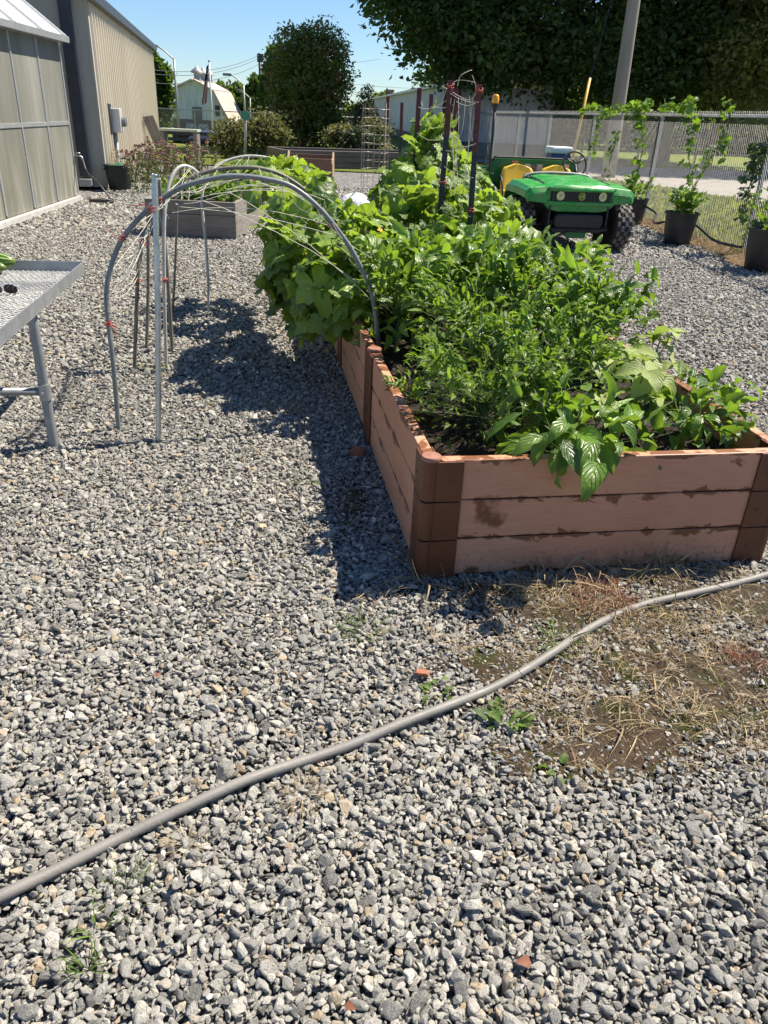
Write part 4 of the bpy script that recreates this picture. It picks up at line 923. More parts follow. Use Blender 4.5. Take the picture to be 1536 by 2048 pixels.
# meter box on the ribbed wall
def on_wall(px, py):       # point where the pixel's ray meets the ribbed wall
    v = ray(px, py); o = np.array([0, 0, CAMH]); t = (b0_ - o).dot(bl_) / v.dot(bl_); return o + v * t
mw = on_wall(217, 240); Rb = np.stack([bd, bl_, np.array([0, 0, 1.])], 1); o = thing('electric_meter', 'grey electric meter box with conduit on the ribbed wall', 'meter box', mw)
BOXM = plain('grey_box_paint', lin(.5, .52, .54), lin(.42, .44, .46), 8, .4)
mb = MB(); mb.box(mw - bl_ * .13, (.36, .2, .40), M=Rb); mb.build('box', BOXM, o, bevel=.012)
mb = MB(); mb.box(mw - bl_ * .04 + bd * -.16 + [0, 0, .02], (.30, .08, .5), M=Rb); mb.build('back_plate', DKT, o, bevel=.01)
mb = MB(); mb.tube([mw - bl_ * .22 + [0, 0, -.02], mw - bl_ * .3 + [0, 0, -.02], mw - bl_ * .32 + [0, 0, -.02]], [.085, .085, .05], 18); mb.build('meter_glass', plain('meter_glass', lin(.1, .11, .12), lin(.2, .21, .22), 12, .1), o, smooth=True, auto=40)
mb = MB(); mb.tube([mw - bl_ * .1 + [0, 0, -.2], mw - bl_ * .1 + [0, 0, -.9], [mw[0] - bl_[0] * .1, mw[1] - bl_[1] * .1, 0.]], .032, 12); mb.build('conduit', BOXM, o, smooth=True)
# dark green pot near the corner
POTG = plain('dark_green_pot', lin(.012, .022, .018), lin(.02, .032, .026), 9, .5)
def pot_prof(r, h): return [(r * .76, .0), (r * .78, .01), (r * .96, h * .93), (r * 1.03, h * .935), (r * 1.04, h), (r * .98, h), (r * .92, h * .85), (0, h * .82)]
q = G(241, 379); o = thing('plant_tub', 'dark green plastic tub holding a folded green bag by the building corner', 'tub', q); mb = MB(); mb.lathe(pot_prof(.235, .40), q, 30); mb.build('tub', POTG, o, smooth=True, auto=35)
mb = MB(); P = np.zeros((12, 12, 3))
for i in range(12):
    for j in range(12): a, b = i / 11 * 2 - 1, j / 11 * 2 - 1; P[i, j] = q + np.array([a * .2, b * .2, .36 + .05 * (1 - a * a) * (1 - b * b) * (1.1 + .5 * a) + .07 * (vnoise(i, j, .6, 3) - .5)])
mb.grid(P); mb.build('folded_bag', plain('green_bag', lin(.03, .09, .045), lin(.05, .13, .07), 14, .4), o, smooth=True)
# leaning grey pallet
q = on_wall(292, 338); q = np.array([q[0], q[1], 0]) - bl_ * .55; o = thing('wooden_rack', 'grey wooden slat frame leaning against the ribbed wall', 'wooden frame', q)
hh = 1.05; lean = bl_ * .38 + np.array([0, 0, hh])
for s in (-.75, -.25, .25, .75): mb = MB(); mb.beam(q + bd * s, q + bd * s + lean, .14, .03, up=bd); mb.box((0, 0, -99), (0, 0, 0)) if 0 else None; mb.build('upright', WOODG, o, bevel=.004)
for f in (.02, .5, .97): mb = MB(); mb.beam(q + bd * -.85 + lean * f + bl_ * .035, q + bd * .85 + lean * f + bl_ * .035, .03, .1); mb.build('crosspiece', WOODG, o, bevel=.004)
# --- grey timber planter with greens
fl = G(296, 469); fr = G(474, 478); pu = unit(fr - fl); pv = np.array([-pu[1], pu[0], 0.]); PW = np.linalg.norm(fr - fl); PD = 2.3; PH_ = .40
o = thing('timber_planter', 'grey weathered timber planter box behind the pipe arches', 'planter', fl); Rp = np.stack([pu, pv, np.array([0, 0, 1.])], 1)
WOODP = plain('silvered_planter_wood', lin(.25, .23, .2), lin(.15, .135, .115), 4, .85, bump=.5, bscale=40, stretch=(1, 1, 8))
for i, (z, h) in enumerate(((.125, .245), (.325, .145))):
    for vv in (0, PD): mb = MB(); mb.box(fl + pu * PW / 2 + pv * vv + [0, 0, z], (PW, .045, h), M=Rp); mb.build('board', WOODP, o, bevel=.005)
    for uu in (.022, PW - .022): mb = MB(); mb.box(fl + pu * uu + pv * PD / 2 + [0, 0, z], (.045, PD - .047, h), M=Rp); mb.build('board', WOODP, o, bevel=.005)
mb = MB(); mb.box(fl + pu * PW / 2 + pv * PD / 2 + [0, 0, .19], (PW - .1, PD - .1, .34), M=Rp); mb.build('soil', bpy.data.materials['potting_soil'], o)
LET = leafmat('salad_leaf', lin(.05, .12, .015), lin(.13, .24, .03), (.35, .55, .05), .35, .5, 5, .2)
def small_plant(name, label, cat, root, h, r, n, size, tm, mat, seed, grp, upright=.6, flower=None, nf=0):
    global rng
    rng = np.random.default_rng(seed); o = thing(name, label, cat, root, grp); mb = MB(); lb = MB(); root = np.array(root, float)
    ns = max(4, n // 9); tips = []
    for i in range(ns):
        a = rng.uniform(0, 6.28); q = r * math.sqrt(rng.random()); e = root + [math.cos(a) * q, math.sin(a) * q, h * rng.uniform(.6, 1.05)]; P = smooth_path([root + [math.cos(a) * q * .3, math.sin(a) * q * .3, -.02], root * .45 + e * .55 + [math.cos(a) * q * .1, 0, 0], e], 3); tips.append(P); mb.tube(P, .004 * h + .0015, 4, False)
    w_ = rng.integers(0, ns, n); t_ = rng.beta(1.6, 1.1, n); pos = np.array([tips[a][min(6, int(t * 7))] for a, t in zip(w_, t_)]) + rng.normal(0, size * .25, (n, 3)); pos[:, 2] = np.maximum(pos[:, 2], root[2] + .01)
    out = unit((pos - root) * [1, 1, .3]); d = unit(out + rdir(n) * .7 + np.array([0, 0, upright - .3])); nr = unit(np.array([0, 0, .9]) + rng.normal(0, .5, (n, 3)))
    scatter(lb, tm, pos, d, nr, size * np.exp(rng.normal(0, .25, n)), np.clip(rng.normal(.5, .25, n), 0, 1)); mb.build('stem', STEM, o, smooth=True); lb.build('leaves', mat, o, smooth=True)
    for i in range(nf):
        e = tips[i % ns][-1] + [rng.normal(0, .03), rng.normal(0, .03), rng.uniform(.0, .12)]; flower(e, o)
    return o
rs = np.random.default_rng(77)
for i, (a, b) in enumerate(((.2, .4), (.5, .35), (.78, .42), (.35, 1.0), (.7, 1.05), (.5, 1.7))):
    small_plant('salad_plant', ['bright salad plant in the front left of the grey planter', 'bright salad plant in the front middle of the grey planter', 'bright salad plant in the front right of the grey planter', 'bright salad plant in the left middle of the grey planter', 'bright salad plant in the right middle of the grey planter', 'bright salad plant at the back of the grey planter'][i], 'salad plant', fl + pu * PW * a + pv * b + [0, 0, .36], .2, .2, 110, .075, T_BEAN, LET, 200 + i, 'salad plants in the grey planter')
# --- coneflower patch
PURP = plain('dusty_purple_petal', lin(.16, .07, .10), lin(.22, .12, .13), 20, .7); CONE = plain('brown_cone', lin(.12, .045, .02), lin(.18, .08, .03), 40, .8); DULL = leafmat('dull_leaf', lin(.06, .06, .028), lin(.12, .115, .05), (.22, .24, .07), .25, .6, 4, .15)
def coneflower(e, par):
    mb = MB(); mb.lathe([(.012, -.006), (.02, .004), (.017, .018), (.0, .026)], e, 10); ob = mb.build('cone', CONE, par, smooth=True); lb = MB(); n = 9; a = np.arange(n) * 2 * PI / n
    scatter(lb, T_SIMP, np.repeat([e], n, 0), np.stack([np.cos(a), np.sin(a), np.full(n, -.5)], 1), np.repeat([[0, 0, 1.]], n, 0), .055, .5); lb.build('petals', PURP, ob, smooth=True)
CF = [(285, 386), (262, 372), (300, 374), (335, 380), (318, 366), (352, 368), (372, 374), (285, 362), (395, 368), (415, 364), (340, 356), (308, 354), (368, 356)]
CFL = ['beside the dark green tub', 'touching the dark green tub', 'in front of the leaning slat frame', 'left of the grey planter', 'below the slat frame', 'behind the left planter corner', 'behind the middle of the grey planter', 'nearest the ribbed wall', 'behind the right half of the grey planter', 'at the right end of the patch', 'in the middle of the patch', 'at the far left of the patch', 'at the back of the patch']
for i, (px, py) in enumerate(CF):
    small_plant('coneflower_plant', 'tall purple coneflower plant ' + CFL[i], 'coneflower', G(px, py), .52 + .2 * rs.random(), .30, 100, .075, T_PEP, DULL, 300 + i, 'coneflowers by the tan building', .5, coneflower, 9)
# small green bench behind the flowers
q = G(366, 345); o = thing('green_bench', 'pale green topped bench behind the purple coneflowers', 'bench', q); mb = MB(); mb.box(q + [0, 0, .86], (.85, .35, .05)); mb.build('seat', plain('pale_green_paint', lin(.3, .36, .27), lin(.4, .45, .36), 9, .7), o, bevel=.006)
for s in (-.36, .36): mb = MB(); mb.box(q + [s, 0, .42], (.08, .3, .83)); mb.build('leg', WOODG, o, bevel=.005)
# tan wooden trough
q = G(572, 360); q2 = G(663, 364); u_ = unit(q2 - q); v_ = np.array([-u_[1], u_[0], 0.]); L_ = np.linalg.norm(q2 - q)
o = thing('wooden_trough', 'brown wooden trough with a curved cut end board on the gravel', 'trough', q); BRW = plain('brown_stained_wood', lin(.22, .12, .075), lin(.15, .08, .05), 5, .7, bump=.4, stretch=(1, 1, 8)); TANW = plain('raw_tan_wood', lin(.36, .26, .16), lin(.26, .18, .11), 6, .75, bump=.4)
mb = MB(); mb.beam(q + [0, 0, .33], q2 + [0, 0, .33], .035, .24); mb.build('side_board', BRW, o, bevel=.005); mb = MB(); mb.beam(q + v_ * .75 + [0, 0, .38], q2 + v_ * .75 + [0, 0, .38], .035, .24); mb.build('side_board', BRW, o, bevel=.005)
mb = MB(); mb.beam(q + [0, 0, .1], q2 + [0, 0, .1], .03, .2); mb.build('base_board', WOODG, o, bevel=.005)
prof = [(0, 0), (.8, 0), (.8, .52), (.72, .56), (.62, .5), (.5, .42), (.36, .40), (.2, .45), (.08, .44), (0, .36)]
for p in (q, q2): mb = MB(); mb.prism(prof, p - u_ * .02, v_, np.array([0, 0, 1.]), u_, .04); mb.build('end_board', TANW, o, bevel=.006)
# ================================================================== UTILITY VEHICLE (own frame: x to the photo's right, y to its rear, z up)
k = NT('green_vehicle_paint'); v = k.coord('Object'); c = k.ramp(k.noise(v, 3, 3), [(.3, lin(.018, .26, .04)), (.7, lin(.022, .30, .05))])
zz = k.n('SeparateXYZ'); tc = k.n('TexCoord'); k.set(zz, 0, tc.outputs['Object']); du = k.math('MULTIPLY', k.rng(k.noise(v, 9, 6, .7), .42, .72), k.rng(zz.outputs[2], .45, 1.0, .75, .22)); c = k.mix(du, c, lin(.24, .22, .17))
GREEN = k.fin(c, k.rng(du, 0, .4, .25, .6), 0., .5)
GREEND = plain('green_bed_paint', lin(.013, .13, .03), lin(.018, .15, .036), 4, .4, rvar=.1)
YEL = plain('yellow_seat_vinyl', lin(.80, .56, .05), lin(.74, .5, .04), 6, .42, bump=.06)
BLK = plain('black_plastic', lin(.012, .013, .015), lin(.02, .021, .024), 8, .5, bump=.1)
RUB = plain('dusty_rubber', lin(.02, .021, .022), lin(.05, .048, .045), 7, .8, bump=.3)
DUST = plain('dusty_tread', lin(.2, .19, .17), lin(.06, .058, .055), 9, .85)
RIM = plain('yellow_rim', lin(.6, .36, .02), lin(.5, .3, .02), 9, .45)
GH = math.radians(11.); GS = .88; wc = G(1224, 500); Rv = np.array([[math.cos(GH), -math.sin(GH), 0], [math.sin(GH), math.cos(GH), 0], [0, 0, 1.]])
V0 = wc - Rv @ np.array([.76, .48, 0]) * GS; V0[2] = .004
car = thing('utility_vehicle', 'green two seat utility vehicle with yellow seats and a cargo bed, parked by the fence', 'utility vehicle', V0, local=True, rz=GH); car.scale = (GS,) * 3
def vb(name, mat, fn, par=car, **k):
    mb = MB(); fn(mb); return mb.build(name, mat, par, **k)
def loft(mb, secs, close=False):
    """secs: rows of equal-length 3-D point lists"""
    P = np.array(secs, float)
    if close: P = np.concatenate([P, P[:, :1]], 1)
    mb.grid(P)
# hood: sections from the nose back to the cowl
def hood_sec(y, zc, ze, hw, zb, crown):
    xs_ = np.array([-1, -.97, -.86, -.6, -.28, 0, .28, .6, .86, .97, 1.]); P = []
    for x in xs_:
        a = abs(x); z = zc + (ze - zc) * max(0, (a - .55) / .45) ** 2.2 if a < .99 else zb
        if a < .3: z -= crown * (1 - (a / .3) ** 2) * .6
        if .5 < a < .65: z += crown * .5
        P.append((x * hw, y, z))
    return P
HS = [hood_sec(.02, .835, .80, .43, .77, 0), hood_sec(.06, .848, .815, .45, .76, .006), hood_sec(.28, .88, .845, .45, .74, .012), hood_sec(.55, .905, .87, .44, .74, .016), hood_sec(.80, .915, .88, .43, .76, .014), hood_sec(.93, .905, .875, .44, .76, .01)]
ho = vb('hood', GREEN, lambda m: (loft(m, HS), m.add([HS[0][i] for i in range(11)], [tuple(range(11))])), smooth=True, auto=35)
sol = ho.modifiers.new('shell', 'SOLIDIFY'); sol.thickness = .018; sol.offset = -1
vb('cowl_trim', plain('pale_cowl', lin(.3, .3, .28), lin(.2, .2, .19), 8, .5), lambda m: m.tube(smooth_path([(-.5, .93, .86), (-.4, .95, .905), (-.15, .96, .925), (.15, .96, .925), (.4, .95, .905), (.5, .93, .86)], 5), .02, 8), smooth=True)
# front fascia
def fascia(m):
    prof_t = [(-.47, .775), (-.44, .80), (.44, .80), (.47, .775), (.47, .60), (.40, .545), (.28, .52), (-.28, .52), (-.40, .545), (-.47, .60)]
    m.prism(prof_t, (0, .06, 0), (1, 0, 0), (0, 0, 1), (0, 1, 0), .10)
vb('fascia', GREEN, fascia, bevel=.012)
vb('fascia_lip', GREEN, lambda m: m.prism([(-.46, .60), (.46, .60), (.45, .652), (-.45, .652)], (0, .025, 0), (1, 0, 0), (0, 0, 1), (0, 1, 0), .05), bevel=.015)
gr = vb('grille', BLK, lambda m: (m.box((0, .047, .715), (.80, .03, .125)), [m.box((x, .03, .715), (.012, .012, .11)) for x in np.arange(-.2, .21, .045) if abs(x) > .05]), bevel=.008)
CHR = plain('lamp_reflector', lin(.75, .77, .78), lin(.5, .52, .54), 30, .12, .9); GLS = plain('lamp_lens', lin(.35, .37, .38), lin(.5, .52, .53), 20, .06)
Mfy = np.array([[1, 0, 0], [0, 0, -1], [0, 1, 0]], float)     # lathe axis z -> -y (toward the front)
for s in (-1, 1):
    h = vb('headlight', BLK, lambda m: m.lathe([(.068, -.02), (.068, .01), (.058, .012), (.056, -.005)], (s * .29, .034, .715), 28, M=Mfy), smooth=True, auto=40)
    vb('reflector', CHR, lambda m: m.lathe([(.055, .006), (.034, -.012), (.012, -.018), (.012, .002), (0, .003)], (s * .29, .032, .715), 24, M=Mfy), h, smooth=True, auto=40)
    vb('lens', GLS, lambda m: m.lathe([(.020, .010), (.018, .014), (.0, .016)], (s * .29, .036, .715), 20, M=Mfy), h, smooth=True)
em = vb('emblem', plain('emblem_green', lin(.05, .2, .04), lin(.04, .17, .03), 9, .3), lambda m: m.lathe([(.045, -.01), (.045, .004), (.0, .005)], (.0, .024, .715), 28, M=Mfy), smooth=True, auto=40)
EMY = plain('emblem_yellow', lin(.62, .5, .05), lin(.55, .45, .05), 9, .35)
def stag(m):
    m.lathe([(.0455, -.002), (.0455, .0065), (.039, .0065), (.039, -.002)], (0, .0225, .715), 28, M=Mfy)
    out = [(-.031, -.004), (-.024, .004), (-.012, .007), (-.002, .006), (.009, .011), (.013, .021), (.008, .027), (.012, .027), (.016, .022), (.021, .027), (.022, .021), (.026, .016), (.021, .013), (.017, .004), (.022, -.004), (.028, -.012), (.024, -.012), (.013, -.003), (.002, -.005), (-.010, -.004), (-.022, -.012), (-.027, -.020), (-.030, -.018), (-.023, -.008)]
    m.prism([(x * 1.05, z * 1.05) for x, z in out], (0, .0165, .712), (1, 0, 0), (0, 0, 1), (0, 1, 0), .004)
vb('leaping_stag', EMY, stag, em)
vb('bumper', BLK, lambda m: m.prism([(-.30, .50), (.30, .50), (.33, .47), (.33, .36), (.29, .335), (-.29, .335), (-.33, .36), (-.33, .47)], (0, .0, 0), (1, 0, 0), (0, 0, 1), (0, 1, 0), .11), bevel=.02)
vb('front_guard', BLK, lambda m: (m.tube(smooth_path([(-.36, .05, .34), (-.35, .0, .31), (.35, .0, .31), (.36, .05, .34)], 6), .014, 8), m.box((0, .2, .30), (.66, .3, .06))), bevel=.004)
vb('skid_plate', GREEND, lambda m: m.prism([(-.16, .30), (.16, .30), (.13, .20), (-.13, .20)], (0, .05, 0), (1, 0, 0), (0, 0, 1), (0, 1, 0), .03), bevel=.008)
# front fenders: sloped top, turned-down outer lip
for s in (-1, 1):
    def fender(m, s=s):
        rows = []
        for y, zt_, zo, w_ in ((.05, .735, .72, .70), (.09, .80, .775, .735), (.45, .835, .80, .745), (.80, .84, .80, .745), (.90, .80, .77, .74), (.98, .62, .61, .73), (1.02, .50, .50, .70)):
            rows.append([(s * .42, y, zt_ + .02), (s * .55, y, zt_ + .005), (s * (w_ - .05), y, zt_ - .005), (s * w_, y, zo - .02), (s * (w_ + .008), y, zo - .10)])
        loft(m, rows)
        m.add([(s * .42, .05, .755), (s * .65, .05, .735), (s * .70, .05, .70), (s * .70, .05, .64), (s * .45, .05, .62)], [(0, 1, 2, 3, 4)])
    f_ = vb('front_fender', GREEN, fender); sol = f_.modifiers.new('shell', 'SOLIDIFY'); sol.thickness = .016; sol.offset = 0; bv = f_.modifiers.new('edge', 'BEVEL'); bv.width = .009; bv.segments = 3; bv.limit_method = 'ANGLE'; bv.angle_limit = math.radians(14)
    vb('wheel_well', BLK, lambda m, s=s: (m.box((s * .40, .5, .56), (.02, .9, .42)), m.box((s * .54, .98, .5), (.3, .02, .5))))
for s in (-1, 1): vb('hood_seam', BLK, lambda m, s=s: m.tube([(s * (.455 + .004 * i), y, z) for i, (y, z) in enumerate(((.04, .79), (.28, .845), (.55, .865), (.86, .87)))], .009, 6), smooth=True)
# dash, floor, pedals
vb('dashboard', BLK, lambda m: m.prism([(0, .6), (0, .88), (.16, .90), (.22, .82), (.1, .6)], (-.46, .9, 0), (0, 1, 0), (0, 0, 1), (1, 0, 0), .92), bevel=.02)
vb('floor_pan', BLK, lambda m: m.box((0, 1.3, .36), (1.3, 1.0, .05)), bevel=.01)
vb('firewall', GREEND, lambda m: m.box((0, 1.0, .58), (1.1, .03, .42)))
vb('chassis', BLK, lambda m: (m.box((-.3, 1.35, .30), (.07, 2.2, .08)), m.box((.3, 1.35, .30), (.07, 2.2, .08)), m.tube([(-.6, .48, .27), (.6, .48, .27)], .03, 8), m.tube([(-.6, 2.15, .29), (.6, 2.15, .29)], .045, 8), m.box((0, 1.95, .42), (.6, .5, .25))))
sw = vb('steering_wheel', BLK, lambda m: m.tube([(.33 + .17 * math.cos(a), 1.20 + .17 * .45 * math.sin(a), 1.04 + .17 * .9 * math.sin(a)) for a in np.linspace(0, 2 * PI, 33)], .014, 8, False), smooth=True)
vb('spokes', BLK, lambda m: ([m.tube([(.33, 1.19, 1.03), (.33 + .16 * math.cos(a), 1.20 + .072 * math.sin(a), 1.04 + .145 * math.sin(a))], .012, 6) for a in (.5, 2.64, 4.71)], m.tube([(.33, 1.19, 1.03), (.33, 1.04, .86)], .022, 8)), sw, smooth=True)
# seats
def seat(s):
    x0 = s * .30
    o = vb('seat', YEL, lambda m: m.prism([(-.25, 0), (.25, 0), (.27, .05), (.25, .11), (-.25, .11), (-.27, .05)], (x0, 1.30, .53), (1, 0, 0), (0, 0, 1), (0, 1, 0), .46), bevel=.035)
    def back(m):
        P = []
        for t in np.linspace(0, 1, 9):
            w_ = .25 * (1.04 - .1 * t) if t < .75 else .235 * math.sqrt(max(.02, 1 - ((t - .72) / .285) ** 2)); z = .62 + .36 * t; y = 1.72 + .11 * t
            ring = [];
            for a in np.linspace(0, 2 * PI, 20, endpoint=False):
                ca, sa = math.cos(a), math.sin(a); ring.append((x0 + w_ * np.sign(ca) * abs(ca) ** .5, y + .055 * np.sign(sa) * abs(sa) ** .7 + (.035 * (abs(ca) ** 2) * -1 if sa < 0 else 0), z))
            P.append(ring)
        loft(m, P, True); m.add(P[-1], [tuple(range(20))])
    vb('seat_back', YEL, back, o, smooth=True, auto=60); vb('seat_base', BLK, lambda m: m.box((x0, 1.52, .42), (.5, .5, .21)), o, bevel=.02)
    vb('arm_rail', BLK, lambda m: m.tube(smooth_path([(s * .56, 1.55, .50), (s * .58, 1.60, .74), (s * .57, 1.74, .82), (s * .54, 1.84, .77)], 6), .013, 8), o, smooth=True)
seat(-1); seat(1)
# cargo bed: headboard behind the seats, sides, floor, tailgate
HB = [(-.70, 0), (.70, 0), (.70, .30), (.64, .40), (.56, .43), (-.56, .43), (-.64, .40), (-.70, .30)]
vb('cargo_headboard', GREEND, lambda m: m.prism(HB, (0, 1.94, .62), (1, 0, 0), (0, 0, 1), (0, 1, 0), .04), bevel=.012)
vb('cargo_headboard_rim', BLK, lambda m: m.tube(smooth_path([(-.71, 1.96, .77), (-.70, 1.96, .94), (-.62, 1.96, 1.045), (-.5, 1.96, 1.06), (.5, 1.96, 1.06), (.62, 1.96, 1.045), (.70, 1.96, .94), (.71, 1.96, .77)], 5), .012, 8), smooth=True)
for s in (-1, 1):
    sd_ = vb('cargo_side', GREEND, lambda m, s=s: m.prism([(0, 0), (1.1, 0), (1.1, .28), (0, .28)], (s * .70 - (.0 if s > 0 else .03), 1.99, .61), (0, 1, 0), (0, 0, 1), (1, 0, 0), .03), bevel=.008)
    vb('yellow_stripe', EMY, lambda m, s=s: m.box((s * .718 + s * (.0 if s < 0 else .0) - (.0 if s > 0 else -.0) + s * .014, 2.52, .76), (.006, .9, .07)), sd_)
vb('cargo_floor', GREEND, lambda m: m.box((0, 2.52, .6), (1.38, 1.06, .03)))
vb('tailgate', GREEND, lambda m: m.box((0, 3.08, .74), (1.34, .03, .26)), bevel=.008)
vb('warning_label', plain('white_label', lin(.6, .6, .58), lin(.3, .3, .3), 60, .4), lambda m: (m.box((-.10, 1.936, .92), (.085, .006, .12)), m.box((.09, 1.936, .92), (.085, .006, .12))))
vb('grey_label', plain('grey_label', lin(.2, .15, .13), lin(.1, .09, .08), 40, .5), lambda m: m.box((-.005, 1.9365, .92), (.10, .005, .10)))
vb('red_label', plain('red_label', lin(.6, .05, .03), lin(.7, .3, .25), 30, .4), lambda m: m.box((-.30, 1.936, 1.0), (.09, .006, .035)))
vb('round_label', plain('pale_label', lin(.7, .66, .55), lin(.65, .2, .08), 16, .4), lambda m: m.box((.50, 1.936, .92), (.10, .006, .15)))
# beacon pole
bp_ = vb('beacon_pole', BLK, lambda m: m.tube([(-.72, 1.88, .55), (-.71, 1.87, .8), (-.71, 1.86, 1.3), (-.715, 1.86, 1.68)], .02, 10), smooth=True)
vb('beacon_mount', BLK, lambda m: m.lathe([(.03, 0), (.035, .03), (.055, .05), (.055, .085), (.0, .09)], (-.715, 1.86, 1.66), 18), bp_, smooth=True, auto=40)
vb('beacon', plain('amber_lens', lin(.75, .28, .01), lin(.85, .36, .02), 12, .15), lambda m: m.lathe([(.048, 0), (.05, .02), (.046, .09), (.03, .11), (0, .114)], (-.715, 1.86, 1.75), 20), bp_, smooth=True, auto=50)
# wheels
def wheel(x, y, r, w_, steer, nb):
    M = np.array([[math.cos(steer), -math.sin(steer), 0], [math.sin(steer), math.cos(steer), 0], [0, 0, 1.]]) @ np.array([[0, 0, 1.], [1, 0, 0], [0, 1, 0]])
    c = np.array([x, y, r - .012]); o = bpy.data.objects.new('wheel', None); COL.objects.link(o); o.parent = car; o['_o'] = [0, 0, 0]; h = w_ / 2
    pr = [(r * .50, -h * .78), (r * .62, -h * .96), (r * .80, -h), (r * .92, -h * .9), (r * .965, -h * .6), (r * .975, 0), (r * .965, h * .6), (r * .92, h * .9), (r * .80, h), (r * .62, h * .96), (r * .50, h * .78)]
    t = vb('tyre', RUB, lambda m: m.lathe(pr, c, 40, M=M), o, smooth=True, auto=60)
    def tread(m):
        for i in range(nb):
            for j, (zz, ww) in enumerate(((-.80, .30), (-.36, .34), (.04, .34), (.44, .34), (.82, .30))):
                a = 2 * PI * (i + .5 * (j % 2)) / nb; R2 = np.stack([np.array([math.cos(a), math.sin(a), 0]), np.array([-math.sin(a), math.cos(a), 0]), np.array([0, 0, 1.])], 1); rr = r * (.965 if abs(zz) > .6 else .985)
                m.box(c + M @ (R2 @ np.array([rr, 0, zz * h])), (.028, 2 * PI * r / nb * .52, h * ww), M=M @ R2)
    vb('tread', DUST, tread, t, bevel=.003)
    vb('rim', RIM, lambda m: [m.lathe([(r * .49, sg * h * .75), (r * .44, sg * h * .55), (r * .22, sg * h * .42), (r * .16, sg * h * .62), (0, sg * h * .64)] if sg > 0 else [(0, sg * h * .64), (r * .16, sg * h * .62), (r * .22, sg * h * .42), (r * .44, sg * h * .55), (r * .49, sg * h * .75)], c, 24, M=M) for sg in (-1, 1)], o, smooth=True, auto=40)
wheel(-.70, .48, .325, .27, .16, 17); wheel(.70, .48, .325, .27, .16, 17); wheel(-.62, 2.15, .33, .30, 0, 18); wheel(.62, 2.15, .33, .30, 0, 18)
for s in (-1, 1): vb('rear_fender', BLK, lambda m, s=s: m.tube([(s * .60, 2.15 + .40 * math.cos(a), .33 + .40 * math.sin(a)) for a in np.linspace(.25, PI - .1, 14)], .05, 8), smooth=True)
def Vw(x, y, z): return V0 + Rv @ (np.array([x, y, z]) * GS)
q = Vw(.50, 2.3, .625); o = thing('cooler', 'white lidded blue cooler standing in the cargo bed of the vehicle', 'cooler', q)
mb = MB(); mb.box(q + [0, 0, .22], (.28, .24, .44), rz=GH); mb.build('box', plain('blue_cooler', lin(.03, .06, .16), lin(.04, .07, .18), 9, .4), o, bevel=.02); mb = MB(); mb.box(q + [0, 0, .482], (.31, .27, .085), rz=GH); mb.build('lid', plain('white_lid', lin(.78, .78, .76), lin(.68, .68, .66), 6, .4), o, bevel=.025)

# ================================================================== CHAIN LINK FENCE ON THE RIGHT
GALF = plain('fence_zinc', lin(.36, .37, .37), lin(.25, .26, .26), 6, .5, .4, bump=.05)
FH = 1.56; FD = unit(np.array([-.08, 1, 0])); FN = np.array([-FD[1], FD[0], 0.])
def fp(s, z=0, off=0.): return np.array([4.28, 10.04, 0]) + FD * s + FN * off + np.array([0, 0, z])
def chain_fence(name, label, s0, s1, P, posts, pitch=.055, rw=.0012, h=FH, mat=GALF, grp=None):
    o = thing(name, label, 'fence', P(s0), grp)
    for s in posts:
        mb = MB(); mb.tube([P(s, -.05, -.045), P(s, h * .5, -.045), P(s, h - .02, -.045)], .028, 12); mb.build('post', GALF, o, smooth=True, auto=50)
    mb = MB(); mb.tube([P(s0, h - .03, -.03), P((s0 + s1) / 2, h - .03, -.03), P(s1, h - .03, -.03)], .021, 10); mb.build('top_rail', GALF, o, smooth=True)
    nz = int(h / (pitch / 2)); zs = np.linspace(.03, h + .025, nz + 1); mb = MB(); n = int((s1 - s0) / pitch)
    th = np.arange(3) * 2 * PI / 3
    e0 = P(1.) - P(0.); en = P(0, 0, 1.) - P(0.)
    base = np.array([P(s0 + i * pitch) for i in range(n)])
    for par in range(1):
        zig = (np.arange(nz + 1) % 2) * pitch / 2; zag = -zig
        for sgn in (1, -1):
            # every wire zigzags between its two neighbours
            off = zig * sgn; dep = .002 * np.where(np.arange(nz + 1) % 2, sgn, -sgn)
            L = base[:, None] + off[None, :, None] * e0 + dep[None, :, None] * en; L[..., 2] = L[..., 2] + zs[None]
            if sgn < 0: L = L[:, :]; 
            R = np.stack([np.cos(th), np.sin(th)], 1) * rw
            ring = L[:, :, None, :] + R[None, None, :, :1] * e0 + R[None, None, :, 1:] * en
            W, K_ = ring.shape[:2]; V = ring.reshape(-1, 3); i0 = (np.arange(W)[:, None, None] * K_ + np.arange(K_ - 1)[None, :, None]) * 3; j = np.arange(3)[None, None]; kx = (j + 1) % 3
            F = np.stack([i0 + j, i0 + kx, i0 + 3 + kx, i0 + 3 + j], -1).reshape(-1, 4); mb.add(V, F)
            if sgn > 0: base = base + e0 * 0
    mb.build('wire_mesh', mat, o); return o
FPOSTS = [-6.9, -3.45, 0, 3.46, 6.92, 10.4, 13.8, 17.3, 20.8]
chain_fence('chain_link_fence', 'galvanised chain link fence along the gravel behind the utility vehicle', -7.2, 21, fp, FPOSTS)
